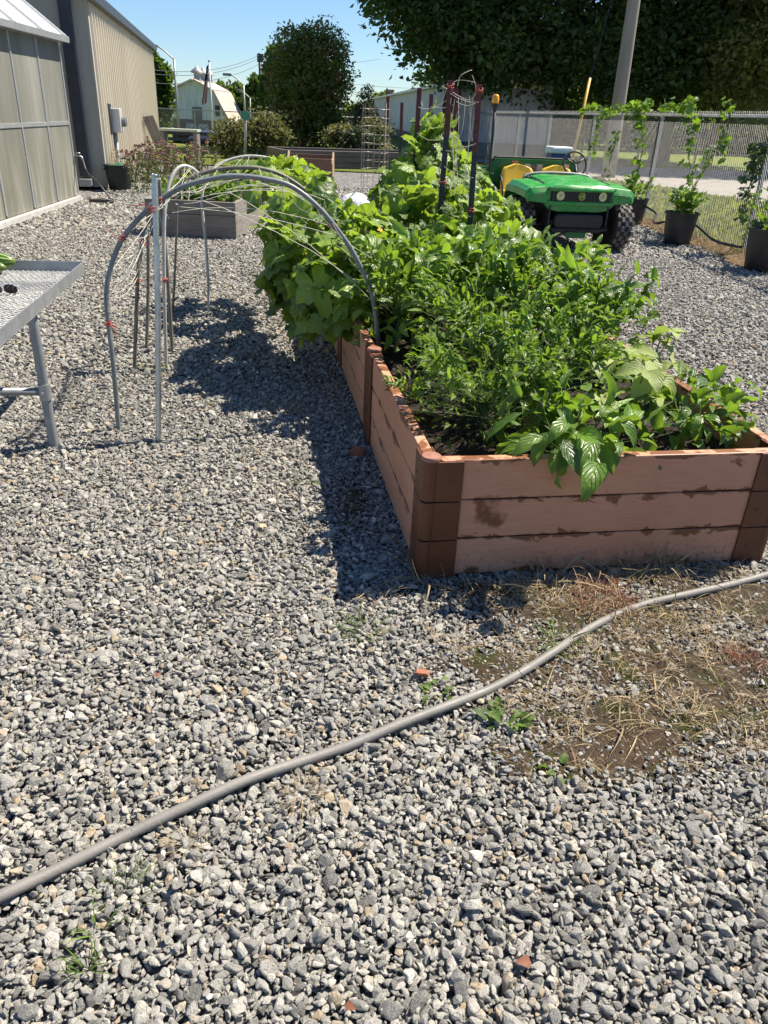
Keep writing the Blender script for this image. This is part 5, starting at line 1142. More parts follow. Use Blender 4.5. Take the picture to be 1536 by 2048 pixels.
# pots, drip hose, vines
POTB = plain('black_nursery_pot', lin(.012, .014, .017), lin(.03, .031, .032), 7, .5, bump=.1)
GRP = 'black nursery pots along the fence'
def pot(label, q, r, h):
    o = thing('nursery_pot', label, 'plant pot', q, GRP); mb = MB(); mb.lathe(pot_prof(r, h), q, 32); mb.build('tub', POTB, o, smooth=True, auto=35); mb = MB(); mb.lathe([(0, h * .86), (r * .6, h * .875), (r * .93, h * .86)], q, 20); mb.build('soil', bpy.data.materials['potting_soil'], o); return o
p1 = G(1352, 488); p2 = G(1522, 540); p3 = G(1262, 448)
pot('black pot standing clear against the fence between the vehicle and the cut off pot', p1, .215, .40); pot('black pot cut off by the right edge of the photo', p2, .235, .44); pot('black pot mostly hidden behind the front wheel of the vehicle', p3, .2, .38)
VIN = leafmat('vine_leaf', lin(.028, .075, .012), lin(.09, .17, .028), (.3, .52, .03), .38, .5, 4, .2)
VIND = leafmat('dark_vine_leaf', lin(.015, .04, .012), lin(.04, .08, .02), (.15, .25, .03), .25, .45, 4, .2)
def fence_s(px, py):       # the pixel's ray on the fence plane
    v = ray(px, py); o = np.array([0, 0, CAMH]); nrm = FN; t = (np.array([4.28, 10.04, 0]) - o).dot(nrm) / v.dot(nrm); return o + v * t
def climber(label, path, n, size, seed, mat=VIN, wid=.07, root=None, grp='vines climbing the chain link fence'):
    global rng
    rng = np.random.default_rng(seed); P = smooth_path([fence_s(*p) if len(p) == 2 else np.array(p) for p in path], 6) + FN * .05; o = thing('climbing_vine', label, 'vine', root if root is not None else P[0], grp)
    mb = MB(); mb.tube(P, .006, 5, False); mb.tube(P + rng.normal(0, .012, P.shape), .004, 4, False); mb.build('stem', STEM, o, smooth=True)
    i = rng.integers(0, len(P), n); pos = P[i] + np.outer(rng.normal(0, wid, n), FD) + np.outer(rng.uniform(-.03, .10, n), FN); pos[:, 2] += rng.normal(0, wid * .8, n)
    d = unit(rng.normal(0, .7, (n, 3)) + FN * .6 + np.array([0, 0, -.6])); nr = unit(FN * .7 + SUN * .5 + np.array([0, 0, .4]) + rng.normal(0, .4, (n, 3)))
    lb = MB(); scatter(lb, T_CUC if size > .06 else T_BEAN, pos, d, nr, size * np.exp(rng.normal(0, .3, n)), np.clip(rng.normal(.55, .25, n), 0, 1)); lb.build('leaves', mat, o, smooth=True); return o
climber('vine climbing from the clear black pot up the fence', [p1 + [0, 0, .38], (1385, 400), (1392, 360), (1385, 310), (1395, 270), (1402, 235)], 95, .085, 401)
climber('vine side shoot leaning right above the clear black pot', [(1395, 375), (1410, 350), (1425, 325), (1436, 297)], 40, .075, 402, wid=.04)
climber('dense dark vine up the fence post next to the vehicle', [p3 + [0, 0, .36], (1268, 390), (1285, 330), (1292, 285), (1288, 240), (1290, 218)], 120, .09, 403, VIN)
climber('pale yellow vine strand left of the dense fence post vine', [(1232, 355), (1225, 325), (1235, 290), (1243, 270)], 40, .075, 404, wid=.05)
climber('thin vine behind the steering wheel of the vehicle', [(1192, 305), (1195, 285), (1203, 255), (1200, 236)], 45, .075, 405, wid=.07)
climber('vine sprawling along the fence top above the vehicle', [(1172, 222), (1190, 216), (1206, 214), (1225, 220)], 46, .095, 406, wid=.04)
climber('leafy vine along the fence top beside the utility pole', [(1235, 219), (1262, 214), (1288, 212), (1312, 211)], 85, .10, 407, wid=.05)
climber('vine tangle along the fence top right of the tall post', [(1335, 213), (1350, 210), (1372, 211), (1398, 208)], 60, .09, 408, wid=.05)
climber('bright vine hanging over the fence rail near the right edge', [(1458, 315), (1460, 285), (1463, 250), (1468, 222), (1468, 200)], 50, .085, 409, wid=.04)
climber('dark leaved climber rising from the pot cut off by the right edge', [p2 + [-.1, .1, .45], (1500, 420), (1508, 370), (1522, 330), (1530, 300)], 110, .08, 410, VIND, wid=.07)
def redflower(e, par):
    lb = MB(); n = 7; a = np.arange(n) * 2 * PI / n; scatter(lb, T_SIMP, np.repeat([e], n, 0), np.stack([np.cos(a), np.sin(a), np.full(n, .3)], 1), np.repeat([[0, 0, 1.]], n, 0), .045, .5); lb.build('flower', plain('red_petal', lin(.6, .05, .03), lin(.65, .1, .06), 20, .6), par, smooth=True)
small_plant('pot_plant', 'leafy plant filling the clear black pot', 'plant', p1 + [0, 0, .36], .28, .22, 170, .075, T_BEAN, LET, 421, 'plants in the fence pots')
small_plant('pot_plant', 'broad leaved plant with a red flower in the pot at the right edge', 'plant', p2 + [0, 0, .4], .36, .24, 120, .10, T_PEP, PEP, 422, 'plants in the fence pots', .5, redflower, 1)
small_plant('pot_plant', 'small leafy plant in the pot behind the front wheel', 'plant', p3 + [0, 0, .34], .3, .2, 110, .07, T_BEAN, VIN, 423, 'plants in the fence pots')
hs = smooth_path([p3 + [.1, 0, .30], p3 + [.2, -.5, .22], (p3 + p1) / 2 + [0, .0, .17], p1 + [-.22, .25, .22], p1 + [0, .24, .27], p1 + [.22, .05, .24], p1 * .55 + p2 * .45 + [0, 0, .17], p1 * .25 + p2 * .75 + [-.05, 0, .18], p2 + [-.24, .1, .22]], 7)
o = thing('drip_hose', 'black irrigation hose slung between the pots along the fence', 'hose', p1 + [.3, 0, 0]); mb = MB(); mb.tube(hs, .016, 8); mb.build('tube', BLK, o, smooth=True)
mb = MB(); q = p1 * .3 + p2 * .7; mb.tube(smooth_path([q + [-.02, .05, .19], q + [-.05, .05, .1], q + [-.2, .05, .06], q + [-.32, .06, .1]], 6), .005, 6); mb.build('feeder', BLK, o, smooth=True)
# ================================================================== BACKGROUND
BARK = plain('bark', lin(.09, .07, .05), lin(.045, .036, .028), 3, .9, bump=.8, bscale=12, stretch=(1, 1, .25))
TL_DK = leafmat('dark_tree_leaf', lin(.02, .048, .012), lin(.065, .105, .022), (.2, .32, .035), .32, .5, 3, .1)
TL_OL = leafmat('olive_tree_leaf', lin(.06, .08, .018), lin(.16, .18, .045), (.45, .5, .08), .42, .55, 3, .1)
TL_MG = leafmat('glossy_dark_leaf', lin(.036, .068, .013), lin(.125, .17, .036), (.3, .4, .05), .32, .28, 3, .1)
TL_BR = leafmat('tan_underside_leaf', lin(.13, .09, .03), lin(.26, .19, .075), (.3, .22, .06), .2, .5, 3, .1)
TL_MID = leafmat('mid_tree_leaf', lin(.03, .055, .014), lin(.085, .12, .03), (.22, .32, .04), .32, .55, 3, .1)
TL_CON = leafmat('conifer_leaf', lin(.015, .035, .014), lin(.04, .065, .025), (.1, .15, .03), .15, .6, 3, .1)
def crown_leaves(mb, ells, n, size, clump=.8, per=60, tmpl=T_QUAD, hang=0., inner=.2, vlo=.2, vhi=.8, mi=None):
    """leaf clumps spread through ellipsoids; gaps stay between the clumps"""
    vol = np.array([r[0] * r[1] * r[2] for c, r in ells]) ** .8; vol /= vol.sum(); nc = max(6, n // per); pos, d, nr, va = [], [], [], []
    for i in range(nc):
        c, r = ells[rng.choice(len(ells), p=vol)]; c = np.array(c, float); r = np.array(r, float)
        u = rdir(1)[0]; q = rng.random() ** inner if rng.random() < .85 else rng.random(); cc = c + u * r * q; cr = clump * rng.uniform(.55, 1.35)
        m = int(per * rng.uniform(.6, 1.4)); off = rdir(m) * (rng.random((m, 1)) ** .45) * cr * np.array([1.15, 1.15, .62]); pos.append(cc + off)
        dd = unit(off + rng.normal(0, cr * .5, (m, 3)) + np.array([0, 0, -hang * cr])); d.append(dd); nr.append(unit(np.array([0, 0, .7]) + off / cr * .6 + rng.normal(0, .5, (m, 3)))); va.append(np.full(m, rng.uniform(vlo, vhi)) + rng.normal(0, .12, m))
    pos = np.concatenate(pos); scatter(mb, tmpl, pos, np.concatenate(d), np.concatenate(nr), size * np.exp(rng.normal(0, .25, len(pos))), np.clip(np.concatenate(va), 0, 1), mi=0)
def tree(name, label, cat, root, ells, n, size, mat, seed, trunk_r=.3, grp=None, clump=.8, per=60, limbs=9, tmpl=T_QUAD, hang=0., mats=None, frac=0., lean=(0, 0), inner=.2):
    global rng
    rng = np.random.default_rng(seed); root = np.array(root, float); o = thing(name, label, cat, root, grp); c0, r0 = ells[0]; c0 = np.array(c0, float)
    mb = MB(); top = np.array([c0[0], c0[1], c0[2] + r0[2] * .2]); f = root + (top - root) * .45
    mb.tube(smooth_path([root - [0, 0, .2], root * .7 + f * .3 + [rng.normal(0, .1), 0, 0], f, top], 5), np.linspace(1.15, .3, 16) * trunk_r, 9)
    for i in range(limbs):
        c, r = ells[i % len(ells)]; e = np.array(c) + rdir(1, -.5, .8)[0] * np.array(r) * .75; s = root + (top - root) * rng.uniform(.3, .75); m = s * .5 + e * .5 + [0, 0, -.06 * np.linalg.norm(e - s)]
        mb.tube(smooth_path([s, m, e], 4), np.linspace(.45, .08, 9) * trunk_r, 6)
    mb.build('trunk', BARK, o, smooth=True)
    lb = MB(); crown_leaves(lb, ells, int(n * (1 - frac)), size, clump, per, tmpl, hang, inner); lb.build('crown', mat, o)
    if frac: lb = MB(); crown_leaves(lb, ells, int(n * frac), size, clump * .8, per // 2, tmpl, hang, .08); lb.build('crown', mats, o)
    return o
def at(px, py, y): return D(px, py, y)
# big shade trees right, beyond the road
BG = 'big shade trees beyond the fence'
def big(label, px, y, zc, rx, rz, seed, mat=TL_DK, n=26000, extra=()):
    x = D(px, 250, y)[0]; els = [((x, y, zc), (rx, rx * .9, rz))] + [((x + dx, y + dy, zc + dz), r) for dx, dy, dz, r in extra]
    return tree('shade_tree', label, 'tree', (x, y, 0), els, n, .20, mat, seed, .42, BG, .95, 130, 14, inner=.3)
big('dark spreading shade tree whose left branches reach over the pale metal shed', 905, 33, 8.4, 3.6, 6.0, 501, extra=[(-2.9, -1, -2.7, (1.0, 2., 1.3)), (-1.0, -1, -3.6, (1.7, 2., 1.4)), (-2.6, 0, -.8, (1.2, 2, 1.5)), (.8, -1, -4.3, (2.6, 2, 1.7))], n=56000)
big('darkest shade tree, standing left of the utility pole', 1110, 35, 8.3, 5.0, 6.8, 502, extra=[(-1.5, -2, -4.3, (3., 2.4, 1.7)), (2, -2, -4.6, (3., 2.4, 1.7))], n=56000)
big('dark shade tree right of the utility pole', 1330, 36, 8.0, 4.6, 6.6, 503, extra=[(-1.2, -2, -4.3, (2.6, 2.4, 1.7)), (2, -1, -4.2, (2.6, 2.4, 1.6))], n=60000)
big('sunlit olive tree at the right edge of the photo', 1560, 31, 6.6, 3.0, 5.4, 504, TL_OL, n=42000, extra=[(-1.2, .5, -2.6, (1.6, 1.6, 1.6))])
rsb = np.random.default_rng(31)
# far tree line seen under the crowns
FL_ = 'distant trees across the field'
for i, (px, y, r, h, m) in enumerate(((1010, 75, 5, 5.5, TL_MID), (1120, 82, 6, 6, TL_MID), (1235, 78, 6, 5, TL_OL), (1345, 84, 7, 6.5, TL_MID), (1450, 76, 6, 5.5, TL_OL), (1560, 80, 7, 7, TL_MID), (940, 88, 5, 6, TL_MID))):
    x = D(px, 255, y)[0]; tree('distant_tree', ['distant tree seen through the fence left of the vehicle', 'distant tree directly above the vehicle seat', 'pale distant tree above the steering wheel', 'distant tree right of the tall fence post', 'pale distant tree right of the clear black pot', 'distant tree at the right edge under the olive crown', 'distant tree just right of the pale metal shed'][i], 'tree', (x, y, 0), [((x, y, h * .62), (r, r * .7, h * .55))], 5200, .5, m, 520 + i, .3, FL_, 1.3, 50, 5)
for i, (px, y, r, h) in enumerate(((1095, 52, 3.2, 4.2), (1190, 56, 3.4, 4.6), (1290, 50, 3.0, 4.0), (1375, 58, 3.8, 5.0), (1475, 52, 3.2, 4.4), (1030, 58, 3.2, 4.2))):
    x = D(px, 255, y)[0]; tree('field_shrub', ['dark thicket seen through the fence above the vehicle hood', 'dark thicket behind the guy wire foot', 'dark thicket behind the field tree trunk', 'dark thicket between the two field trunks', 'dark thicket right of the reddish leaning trunk', 'dark thicket just right of the pale shed end'][i], 'shrub', (x, y, 0), [((x, y, h * .5), (r, r * .7, h * .5))], 4200, .34, TL_DK, 540 + i, .1, 'dark thickets across the field', .8, 50, 5)
# trunks and fence in the field
for i, (px, y, r, lb_) in enumerate(((1318, 38, .32, 'thick dark tree trunk in the field behind the tall fence post'), (1418, 34, .20, 'reddish brown leaning trunk in the field'))):
    b = D(px, 300, y); b[2] = 0; o = thing('field_tree', lb_, 'trunk', b); mb = MB(); mb.tube(smooth_path([b - [0, 0, .1], b + [.1, 0, 1.2], b + [.25 + i * .3, 0, 2.6], b + [.2 + i * .5, 0, 4.4]], 5), np.linspace(1.1, .6, 16) * r, 10); mb.build('stem', BARK if i == 0 else plain('red_bark', lin(.13, .055, .03), lin(.08, .04, .025), 4, .9, bump=.6, bscale=20), o, smooth=True)
    mb = MB(); mb.tube(smooth_path([b + [.15, 0, 1.9], b + [-.5, 0, 2.5], b + [-.9, .1, 3.3]], 5), np.linspace(.5, .2, 11) * r, 7); mb.build('limb', BARK, o, smooth=True)
o = thing('field_fence', 'low dark wire fence with thin posts across the far field', 'fence', (8, 37, 0)); mb = MB()
for z in (.35, .75, 1.1): mb.beam((3, 37, z), (32, 35, z), .025, .025)
mb.build('rails', DKT, o)
for i in range(13): mb = MB(); mb.tube([(3 + i * 2.4, 37 - i * .165, 0), (3 + i * 2.4, 37 - i * .165, 1.2)], .045, 7); mb.build('post', WOODG, o)
# utility pole with guy wire
y_ = 24.; q = D(1236, 230, y_); q[2] = 0; tp = D(1268, 0, y_ + .2); tp = q + (tp - q) * 1.5
o = thing('utility_pole', 'weathered grey wooden utility pole rising behind the fence', 'utility pole', q); mb = MB(); t = np.linspace(0, 1, 10); mb.tube(q + np.outer(t, tp - q), .205 - .055 * t, 16); mb.build('pole', plain('grey_pole_wood', lin(.30, .27, .22), lin(.18, .16, .13), 3, .85, bump=.5, bscale=20, stretch=(1, 1, .12)), o, smooth=True)
g0_ = D(1150, 262, 23.); g0_[2] = max(0, g0_[2] - 1.2); g1_ = D(1180, 156, 23.4); g2_ = D(1224, 0, 24); o2 = thing('guy_wire', 'steel guy wire with a yellow guard running to the utility pole', 'guy wire', g0_); mb = MB(); mb.tube([g0_, g1_, g2_, g2_ + (g2_ - g1_) * .6], .009, 5); mb.build('wire', DKT, o2); mb = MB(); mb.tube([g0_ + (g1_ - g0_) * .05, g1_], .038, 10); mb.build('guard', plain('yellow_guard', lin(.62, .38, .05), lin(.5, .3, .04), 8, .5), o2, smooth=True)
# pale metal shed behind the steel posts
WHT = plain('white_ribbed_metal', lin(.60, .61, .62), lin(.5, .51, .52), 3, .45); SKT = plain('dark_grey', lin(.14, .14, .14), lin(.1, .1, .1), 6, .8)
s0 = D(893, 285, 34.); s1 = D(748, 250, 78.); s0[2] = s1[2] = 0; sd_ = unit(s1 - s0); sl_ = np.array([sd_[1], -sd_[0], 0.]); SLn = np.linalg.norm(s1 - s0); SE = D(867, 178, 40.)[2]
o = thing('metal_shed', 'long white ribbed metal shed beyond the fence', 'shed', s0)
nW = -sl_ if (-sl_)[1] < 0 else sl_; inn = -nW
mb = MB(); ribbed(mb, s0, sd_, SLn, .5, SE, nW, pitch=.6, dep=.06); mb.build('ribbed_wall', WHT, o); mb = MB(); ribbed(mb, s0, inn, 4.2, .5, SE, -sd_, pitch=.6, dep=.06); mb.build('ribbed_wall', WHT, o)
mb = MB(); mb.beam(s0 + inn * 2.1 + [0, 0, .24], s1 + inn * 2.1 + [0, 0, .24], 4.1, .5); mb.build('base', SKT, o)  # skirting coloured dark to stand in for the shadow beneath the wall
mb = MB(); e = .25; P = [s0 - sd_ * e + nW * e + [0, 0, SE - .02], s1 + sd_ * e + nW * e + [0, 0, SE - .02], s1 + sd_ * e + inn * 2.1 + [0, 0, SE + .4], s0 - sd_ * e + inn * 2.1 + [0, 0, SE + .4], s0 - sd_ * e + inn * 4.4 + [0, 0, SE - .02], s1 + sd_ * e + inn * 4.4 + [0, 0, SE - .02]]
P = P + [p + np.array([0, 0, .12]) for p in P]; mb.add(P, [(0, 1, 2, 3), (3, 2, 5, 4), (9, 8, 7, 6), (10, 11, 8, 9), (0, 6, 7, 1), (4, 5, 11, 10), (0, 3, 9, 6), (3, 4, 10, 9), (1, 7, 8, 2), (2, 8, 11, 5)]); mb.build('roof', plain('pale_roof_sheet', lin(.5, .51, .52), lin(.42, .43, .44), 3, .4), o)
q = D(779, 215, 62.); q[2] = 0; BRI = NT('red_brick'); bt = BRI.n('TexBrick'); BRI.set(bt, 'Vector', BRI.coord('Object', (1, 1, 1), (math.radians(90), 0, 0))); bt.inputs['Scale'].default_value = 5; bt.inputs['Color1'].default_value = lin(.25, .07, .045); bt.inputs['Color2'].default_value = lin(.18, .055, .04); bt.inputs['Mortar'].default_value = lin(.3, .26, .22); BRI.fin(bt.outputs[0], .85)
o = thing('brick_chimney', 'red brick chimney standing above the pale metal shed roof', 'chimney', q); zt_ = D(779, 183, 62.)[2]; mb = MB(); mb.box(q + [0, 0, zt_ / 2], (.5, .5, zt_)); mb.build('stack', BRI.m, o); mb = MB(); mb.box(q + [0, 0, zt_ + .06], (.6, .6, .12)); mb.build('cap', SKT, o)
# small brick house left of the shed
q = D(712, 255, 60.); q[2] = 0; o = thing('brick_house', 'small red brick house with a brown roof far behind the bushes', 'house', q); hz = D(712, 246, 60)[2]; mb = MB(); mb.box(q + [0, 2.5, hz / 2], (3.4, 5, hz)); mb.build('wall', BRI.m, o)
mb = MB(); mb.prism([(-2, hz - .1), (2, hz - .1), (0, hz + .9)], q + [0, -.3, 0], (1, 0, 0), (0, 0, 1), (0, 1, 0), 5.6); mb.build('roof', plain('brown_shingle', lin(.2, .13, .1), lin(.14, .1, .08), 9, .85), o)
mb = MB(); mb.box(q + [.5, -.01, hz * .55], (.7, .06, .8)); mb.build('window', LENS, o)
# long timber bed at the back of the yard
w0 = G(566, 336); w1 = G(800, 340); wu = unit(w1 - w0); wv_ = np.array([-wu[1], wu[0], 0.]); WL = np.linalg.norm(w1 - w0) + 1.4; Rw = np.stack([wu, wv_, np.array([0, 0, 1.])], 1)
o = thing('timber_bed', 'long low grey timber bed at the back of the gravel yard', 'raised bed', w0); WDK = plain('dark_grey_timber', lin(.14, .125, .11), lin(.085, .076, .068), 3, .9, bump=.5, bscale=20, stretch=(1, 1, 8))
for i in range(3):
    for b in (0, 1.5): mb = MB(); mb.box(w0 + wu * WL / 2 + wv_ * b + [0, 0, .075 + i * .145], (WL, .09, .14), M=Rw); mb.build('timber', WDK, o, bevel=.01)
    for a in (.045, WL - .045): mb = MB(); mb.box(w0 + wu * a + wv_ * .75 + [0, 0, .075 + i * .145], (.09, 1.4, .14), M=Rw); mb.build('timber', WDK, o, bevel=.01)
mb = MB(); mb.box(w0 + wu * WL / 2 + wv_ * .75 + [0, 0, .2], (WL - .2, 1.38, .36), M=Rw); mb.build('soil', bpy.data.materials['potting_soil'], o)
# magnolia, shrubs, conifer
yM = 29.; xM = D(618, 200, yM)[0]; sc_ = yM / 1560 * 1.02
tree('magnolia_tree', 'round glossy magnolia tree with bronze leaf undersides behind the timber bed', 'tree', (xM, yM, 0), [((xM, yM, 2.05), (1.3, 1.2, 1.45)), ((xM + .35, yM, 2.75), (.95, 1., 1.2)), ((xM - .45, yM, 2.5), (.95, .9, 1.3)), ((xM - .1, yM, .9), (1.35, 1.2, .9)), ((xM + .5, yM, 1.7), (.8, .9, .9))], 34000, .10, TL_MG, 541, .16, None, .30, 40, 9, T_QUAD, .0, TL_BR, .16)
def bush(label, px, y, z0, z1, rx, seed, mat, n=3500, size=.12, name='shrub', lobes=3):
    x = D(px, 280, y)[0]; zz = float(terr(x, y)); rr = np.random.default_rng(seed); els = [((x, y, (z0 + z1) / 2), (rx, rx * .8, (z1 - z0) / 2))] + [((x + rr.uniform(-.6, .6) * rx, y, z0 + (z1 - z0) * rr.uniform(.4, .75)), (rx * .5, rx * .5, (z1 - z0) * .3)) for _ in range(lobes)]
    return tree(name, label, 'shrub' if name == 'shrub' else 'tree', (x, y, zz), els, n, size, mat, seed, .05, 'shrubs at the back of the yard' if name == 'shrub' else None, .26, 35, 8)
TL_SB = leafmat('dry_shrub_leaf', lin(.05, .062, .02), lin(.135, .14, .055), (.26, .27, .07), .3, .6, 3, .1)
bush('big olive green shrub behind the street sign', 522, 25.5, .1, D(520, 222, 25.5)[2], .75, 551, TL_SB, 5200, .09)
bush('tan shrub at the left of the street sign post', 462, 25, .05, D(462, 245, 25)[2], .42, 552, TL_SB, 2400, .09)
bush('yellowish shrub right of the magnolia', 683, 26, .3, D(683, 252, 26)[2], .48, 553, TL_SB, 2200, .09)
bush('dark low bush under the small conifer', 722, 25, .3, D(722, 262, 25)[2], .42, 554, TL_CON, 2200, .10)
bush('yellow green bush behind the wire cage', 755, 26, .3, D(757, 243, 26)[2], .40, 555, TL_SB, 2000, .09)
rng = np.random.default_rng(560); xC = D(734, 200, 27)[0]; zC = D(736, 166, 27)[2]
tree('conifer_tree', 'slim dark conifer rising behind the wire cage', 'tree', (xC, 27, 0), [((xC, 27, .32 * zC), (.62, .6, .3 * zC)), ((xC, 27, .55 * zC), (.38, .4, .25 * zC)), ((xC, 27, .78 * zC), (.2, .2, .2 * zC)), ((xC, 27, .93 * zC), (.07, .07, .09 * zC))], 5200, .09, TL_CON, 561, .07, None, .16, 40, 10, T_CHI, .3)
# trees farther back
def far_tree(label, px, py_top, py_bot, w_px, y, mat, seed, n=6000, size=.55, name='tree'):
    x = D(px, (py_top + py_bot) / 2, y)[0]; zt = D(px, py_top, y)[2]; zb = D(px, py_bot, y)[2]; r = w_px * y / 1560 / 2; zg = float(terr(x, y)); zb = max(zb, zg + .3)
    return tree(name, label, 'tree', (x, y, zg), [((x, y, (zt + zb) / 2), (r, r * .8, (zt - zb) / 2)), ((x + r * .3, y, (zt * .6 + zb * .4)), (r * .6, r * .5, (zt - zb) * .28)), ((x - r * .4, y, (zt * .45 + zb * .55)), (r * .6, r * .5, (zt - zb) * .3))], n, size, mat, seed, .3, 'trees behind the barn and yard', r * .25, 45, 8)
far_tree('dark tall tree against the end of the tan building', 313, 98, 295, 50, 70, TL_DK, 571, 7000, .5)
far_tree('green tree top behind the left side of the magnolia', 562, 92, 260, 58, 60, TL_DK, 572, 6000, .4)
far_tree('pale green tree behind the barn roof', 462, 172, 262, 74, 130, TL_MID, 573, 5000, .8)
far_tree('dark tree behind the far utility pole', 522, 150, 250, 48, 110, TL_DK, 574, 4500, .6)
far_tree('blue green tree right of the magnolia in the far distance', 715, 212, 262, 60, 105, TL_DK, 575, 3000, .6)
far_tree('light green tree behind the brick chimney', 765, 190, 235, 50, 110, TL_MID, 576, 3000, .6)
far_tree('small dark tree right of the magnolia foot', 672, 225, 275, 50, 62, TL_DK, 577, 2500, .4)
# barn
yB = 100.; zB = D(390, 274, yB)[2]; bx = D(388, 220, yB)[0]; pxm = yB * 1.02 / 1560
def bz(py): return D(388, py, yB)[2]
BARN = NT('peeling_white_boards'); v = BARN.coord('Object'); c = BARN.ramp(BARN.noise(BARN.coord('Object', (4, 4, .35)), 1.3, 5, .7), [(.32, lin(.36, .39, .43)), (.5, lin(.55, .58, .62)), (.7, lin(.68, .7, .73))]); BARN.fin(c, .8)
o = thing('barn', 'old white gambrel roofed barn with metal ventilators on its ridge', 'barn', (bx, yB, zB)); fx = lambda px: (px - 388) * pxm
GAM = [(fx(336), bz(238)), (fx(341), bz(200)), (fx(352), bz(182)), (fx(390), bz(161)), (fx(424), bz(181)), (fx(436), bz(210)), (fx(444), bz(240))]
mb = MB(); mb.prism(GAM, (bx, yB, 0), (1, 0, 0), (0, 0, 1), (0, 1, 0), 9); mb.build('gable_wall', BARN.m, o)
mb = MB(); mb.box((bx + fx(390), yB + 4.6, (bz(239) + zB) / 2), (fx(444) - fx(336), 9, bz(239) - zB)); mb.build('stone_base', plain('brown_stone_base', lin(.18, .145, .125), lin(.12, .1, .09), 2, .9), o)
RF = plain('rusty_barn_roof', lin(.44, .33, .26), lin(.5, .44, .38), 1.2, .6)
for (i0, i1) in ((3, 4), (4, 5), (5, 6), (0, 1), (1, 2), (2, 3)):
    a, b = np.array(GAM[i0]), np.array(GAM[i1]); 
    if i1 == 6: b = b + [.55, -.25]
    if i0 == 0: a = a - [.55, .25]
    d2 = b - a; nn = np.array([-d2[1], d2[0]]) / np.linalg.norm(d2); mb = MB(); mb.prism([a + nn * .02, b + nn * .02, b + nn * .2, a + nn * .2], (bx, yB - .5, 0), (1, 0, 0), (0, 0, 1), (0, 1, 0), 10); mb.build('roof', RF, o)
def bw(name, x0, x1, y0, y1, m, par=o, d=.1): mb = MB(); mb.box((bx + (fx(x0) + fx(x1)) / 2, yB - d / 2 - .005, (bz(y0) + bz(y1)) / 2), (fx(x1) - fx(x0), d, bz(y0) - bz(y1))); return mb.build(name, m, par)
BDK = plain('dark_opening', lin(.03, .03, .032), lin(.05, .05, .05), 3, .6)
bw('window', 351, 359, 206, 226, BDK); bw('window', 426, 434, 209, 230, BDK); bw('loft_door', 385, 402, 214, 243, plain('grey_barn_door', lin(.1, .1, .1), lin(.16, .16, .16), 2, .7)); dr2 = bw('barn_door', 371, 414, 246, 272, BARN.m, d=.12)
mb = MB()
for x0, x1 in ((371, 392.5), (392.5, 414)):
    for a, b in (((x0, 247), (x1, 247)), ((x0, 271), (x1, 271)), ((x0 + .5, 246), (x0 + .5, 272)), ((x1 - .5, 246), (x1 - .5, 272)), ((x0, 247), (x1, 271)), ((x0, 271), (x1, 247))): mb.beam((bx + fx(a[0]), yB - .16, bz(a[1])), (bx + fx(b[0]), yB - .16, bz(b[1])), .05, .13, up=(0, 1, 0))
mb.build('cross_bracing', BDK, dr2)
for i in range(3):
    s = 1. - .06 * i; c = (bx + fx(392 + i * 1), yB + 1.5 + i * 2.8, bz(164)); mb = MB(); mb.lathe([(.42 * s, -.3), (.5 * s, .2), (.38 * s, .5), (.40 * s, .9), (.75 * s, 1.0), (.7 * s, 1.15), (.2 * s, 1.5), (.05, 1.7), (0, 1.75)], c, 14); mb.build('ventilator', GALF, o, smooth=True, auto=45)
# lamps, flag, far poles, wires
LG = 'street lamps far behind the yard'
def lamp(label, pb, ptop, parm, phead, y, r=.09):
    b = D(*pb, y); t = D(*ptop, y); a = D(*parm, y); b[2] = float(terr(b[0], y)); o = thing('street_lamp', label, 'street lamp', b, LG); mb = MB(); mb.tube([b, b * .5 + t * .5, t], [r * 1.3, r, r * .8], 8); mb.build('pole', GALF, o, smooth=True)
    mb = MB(); mb.tube(smooth_path([t, t * .4 + a * .6 + [0, 0, abs(t[0] - a[0]) * .05], a], 5), r * .55, 7); mb.build('arm', GALF, o, smooth=True)
    h = D(*phead, y); mb = MB(); d = h - a; L = max(.3, np.linalg.norm(d)); mb.box((a + h) / 2, (L, .3, .16)); mb.build('lamp_head', plain('grey_lamp_head', lin(.2, .21, .22), lin(.14, .15, .16), 4, .5), o, bevel=.04)
lamp('tall street lamp left of the barn, arm reaching toward the tan building', (358, 270), (348, 119), (316, 93), (306, 91), 62); lamp('street lamp right of the flagpole with its head pointing left', (491, 258), (487, 170), (463, 150), (446, 148), 62, .075); lamp('smaller street lamp partly hidden by the olive shrub', (500, 255), (500, 196), (483, 182), (474, 180), 85, .075)
fb_ = D(426, 268, 66); fb_[2] = float(terr(fb_[0], 66)); ft = D(418, 122, 66); o = thing('flagpole', 'white flagpole in front of the barn', 'flagpole', fb_); mb = MB(); mb.tube([fb_, ft], [.09, .05], 8); mb.build('pole', plain('white_pole', lin(.7, .7, .7), lin(.6, .6, .6), 4, .4), o, smooth=True); mb = MB(); mb.lathe([(0, -.1), (.1, 0), (0, .1)], ft, 10); mb.build('finial', GALF, o, smooth=True)
f1 = D(418, 128, 65.8); f2 = D(414, 206, 65.8); o = thing('flag', 'limp dark red, white and blue flag hanging on the flagpole', 'flag', f2); P = np.zeros((14, 9, 3))
for i in range(14):
    for j in range(9):
        t = i / 13; P[i, j] = f1 + (f2 - f1) * t + np.array([-.04 - j * .05 * (.35 + .65 * t), .09 * math.sin(j * 2.1 + t * 3), -.02 * j])
uvf = np.stack(np.meshgrid(np.arange(14) / 13, np.arange(9) / 8, indexing='ij'), -1).reshape(-1, 2); k = NT('flag_cloth'); a_ = k.n('Attribute', attribute_name='leafuv'); sp = k.n('SeparateXYZ'); k.set(sp, 0, a_.outputs['Vector'])
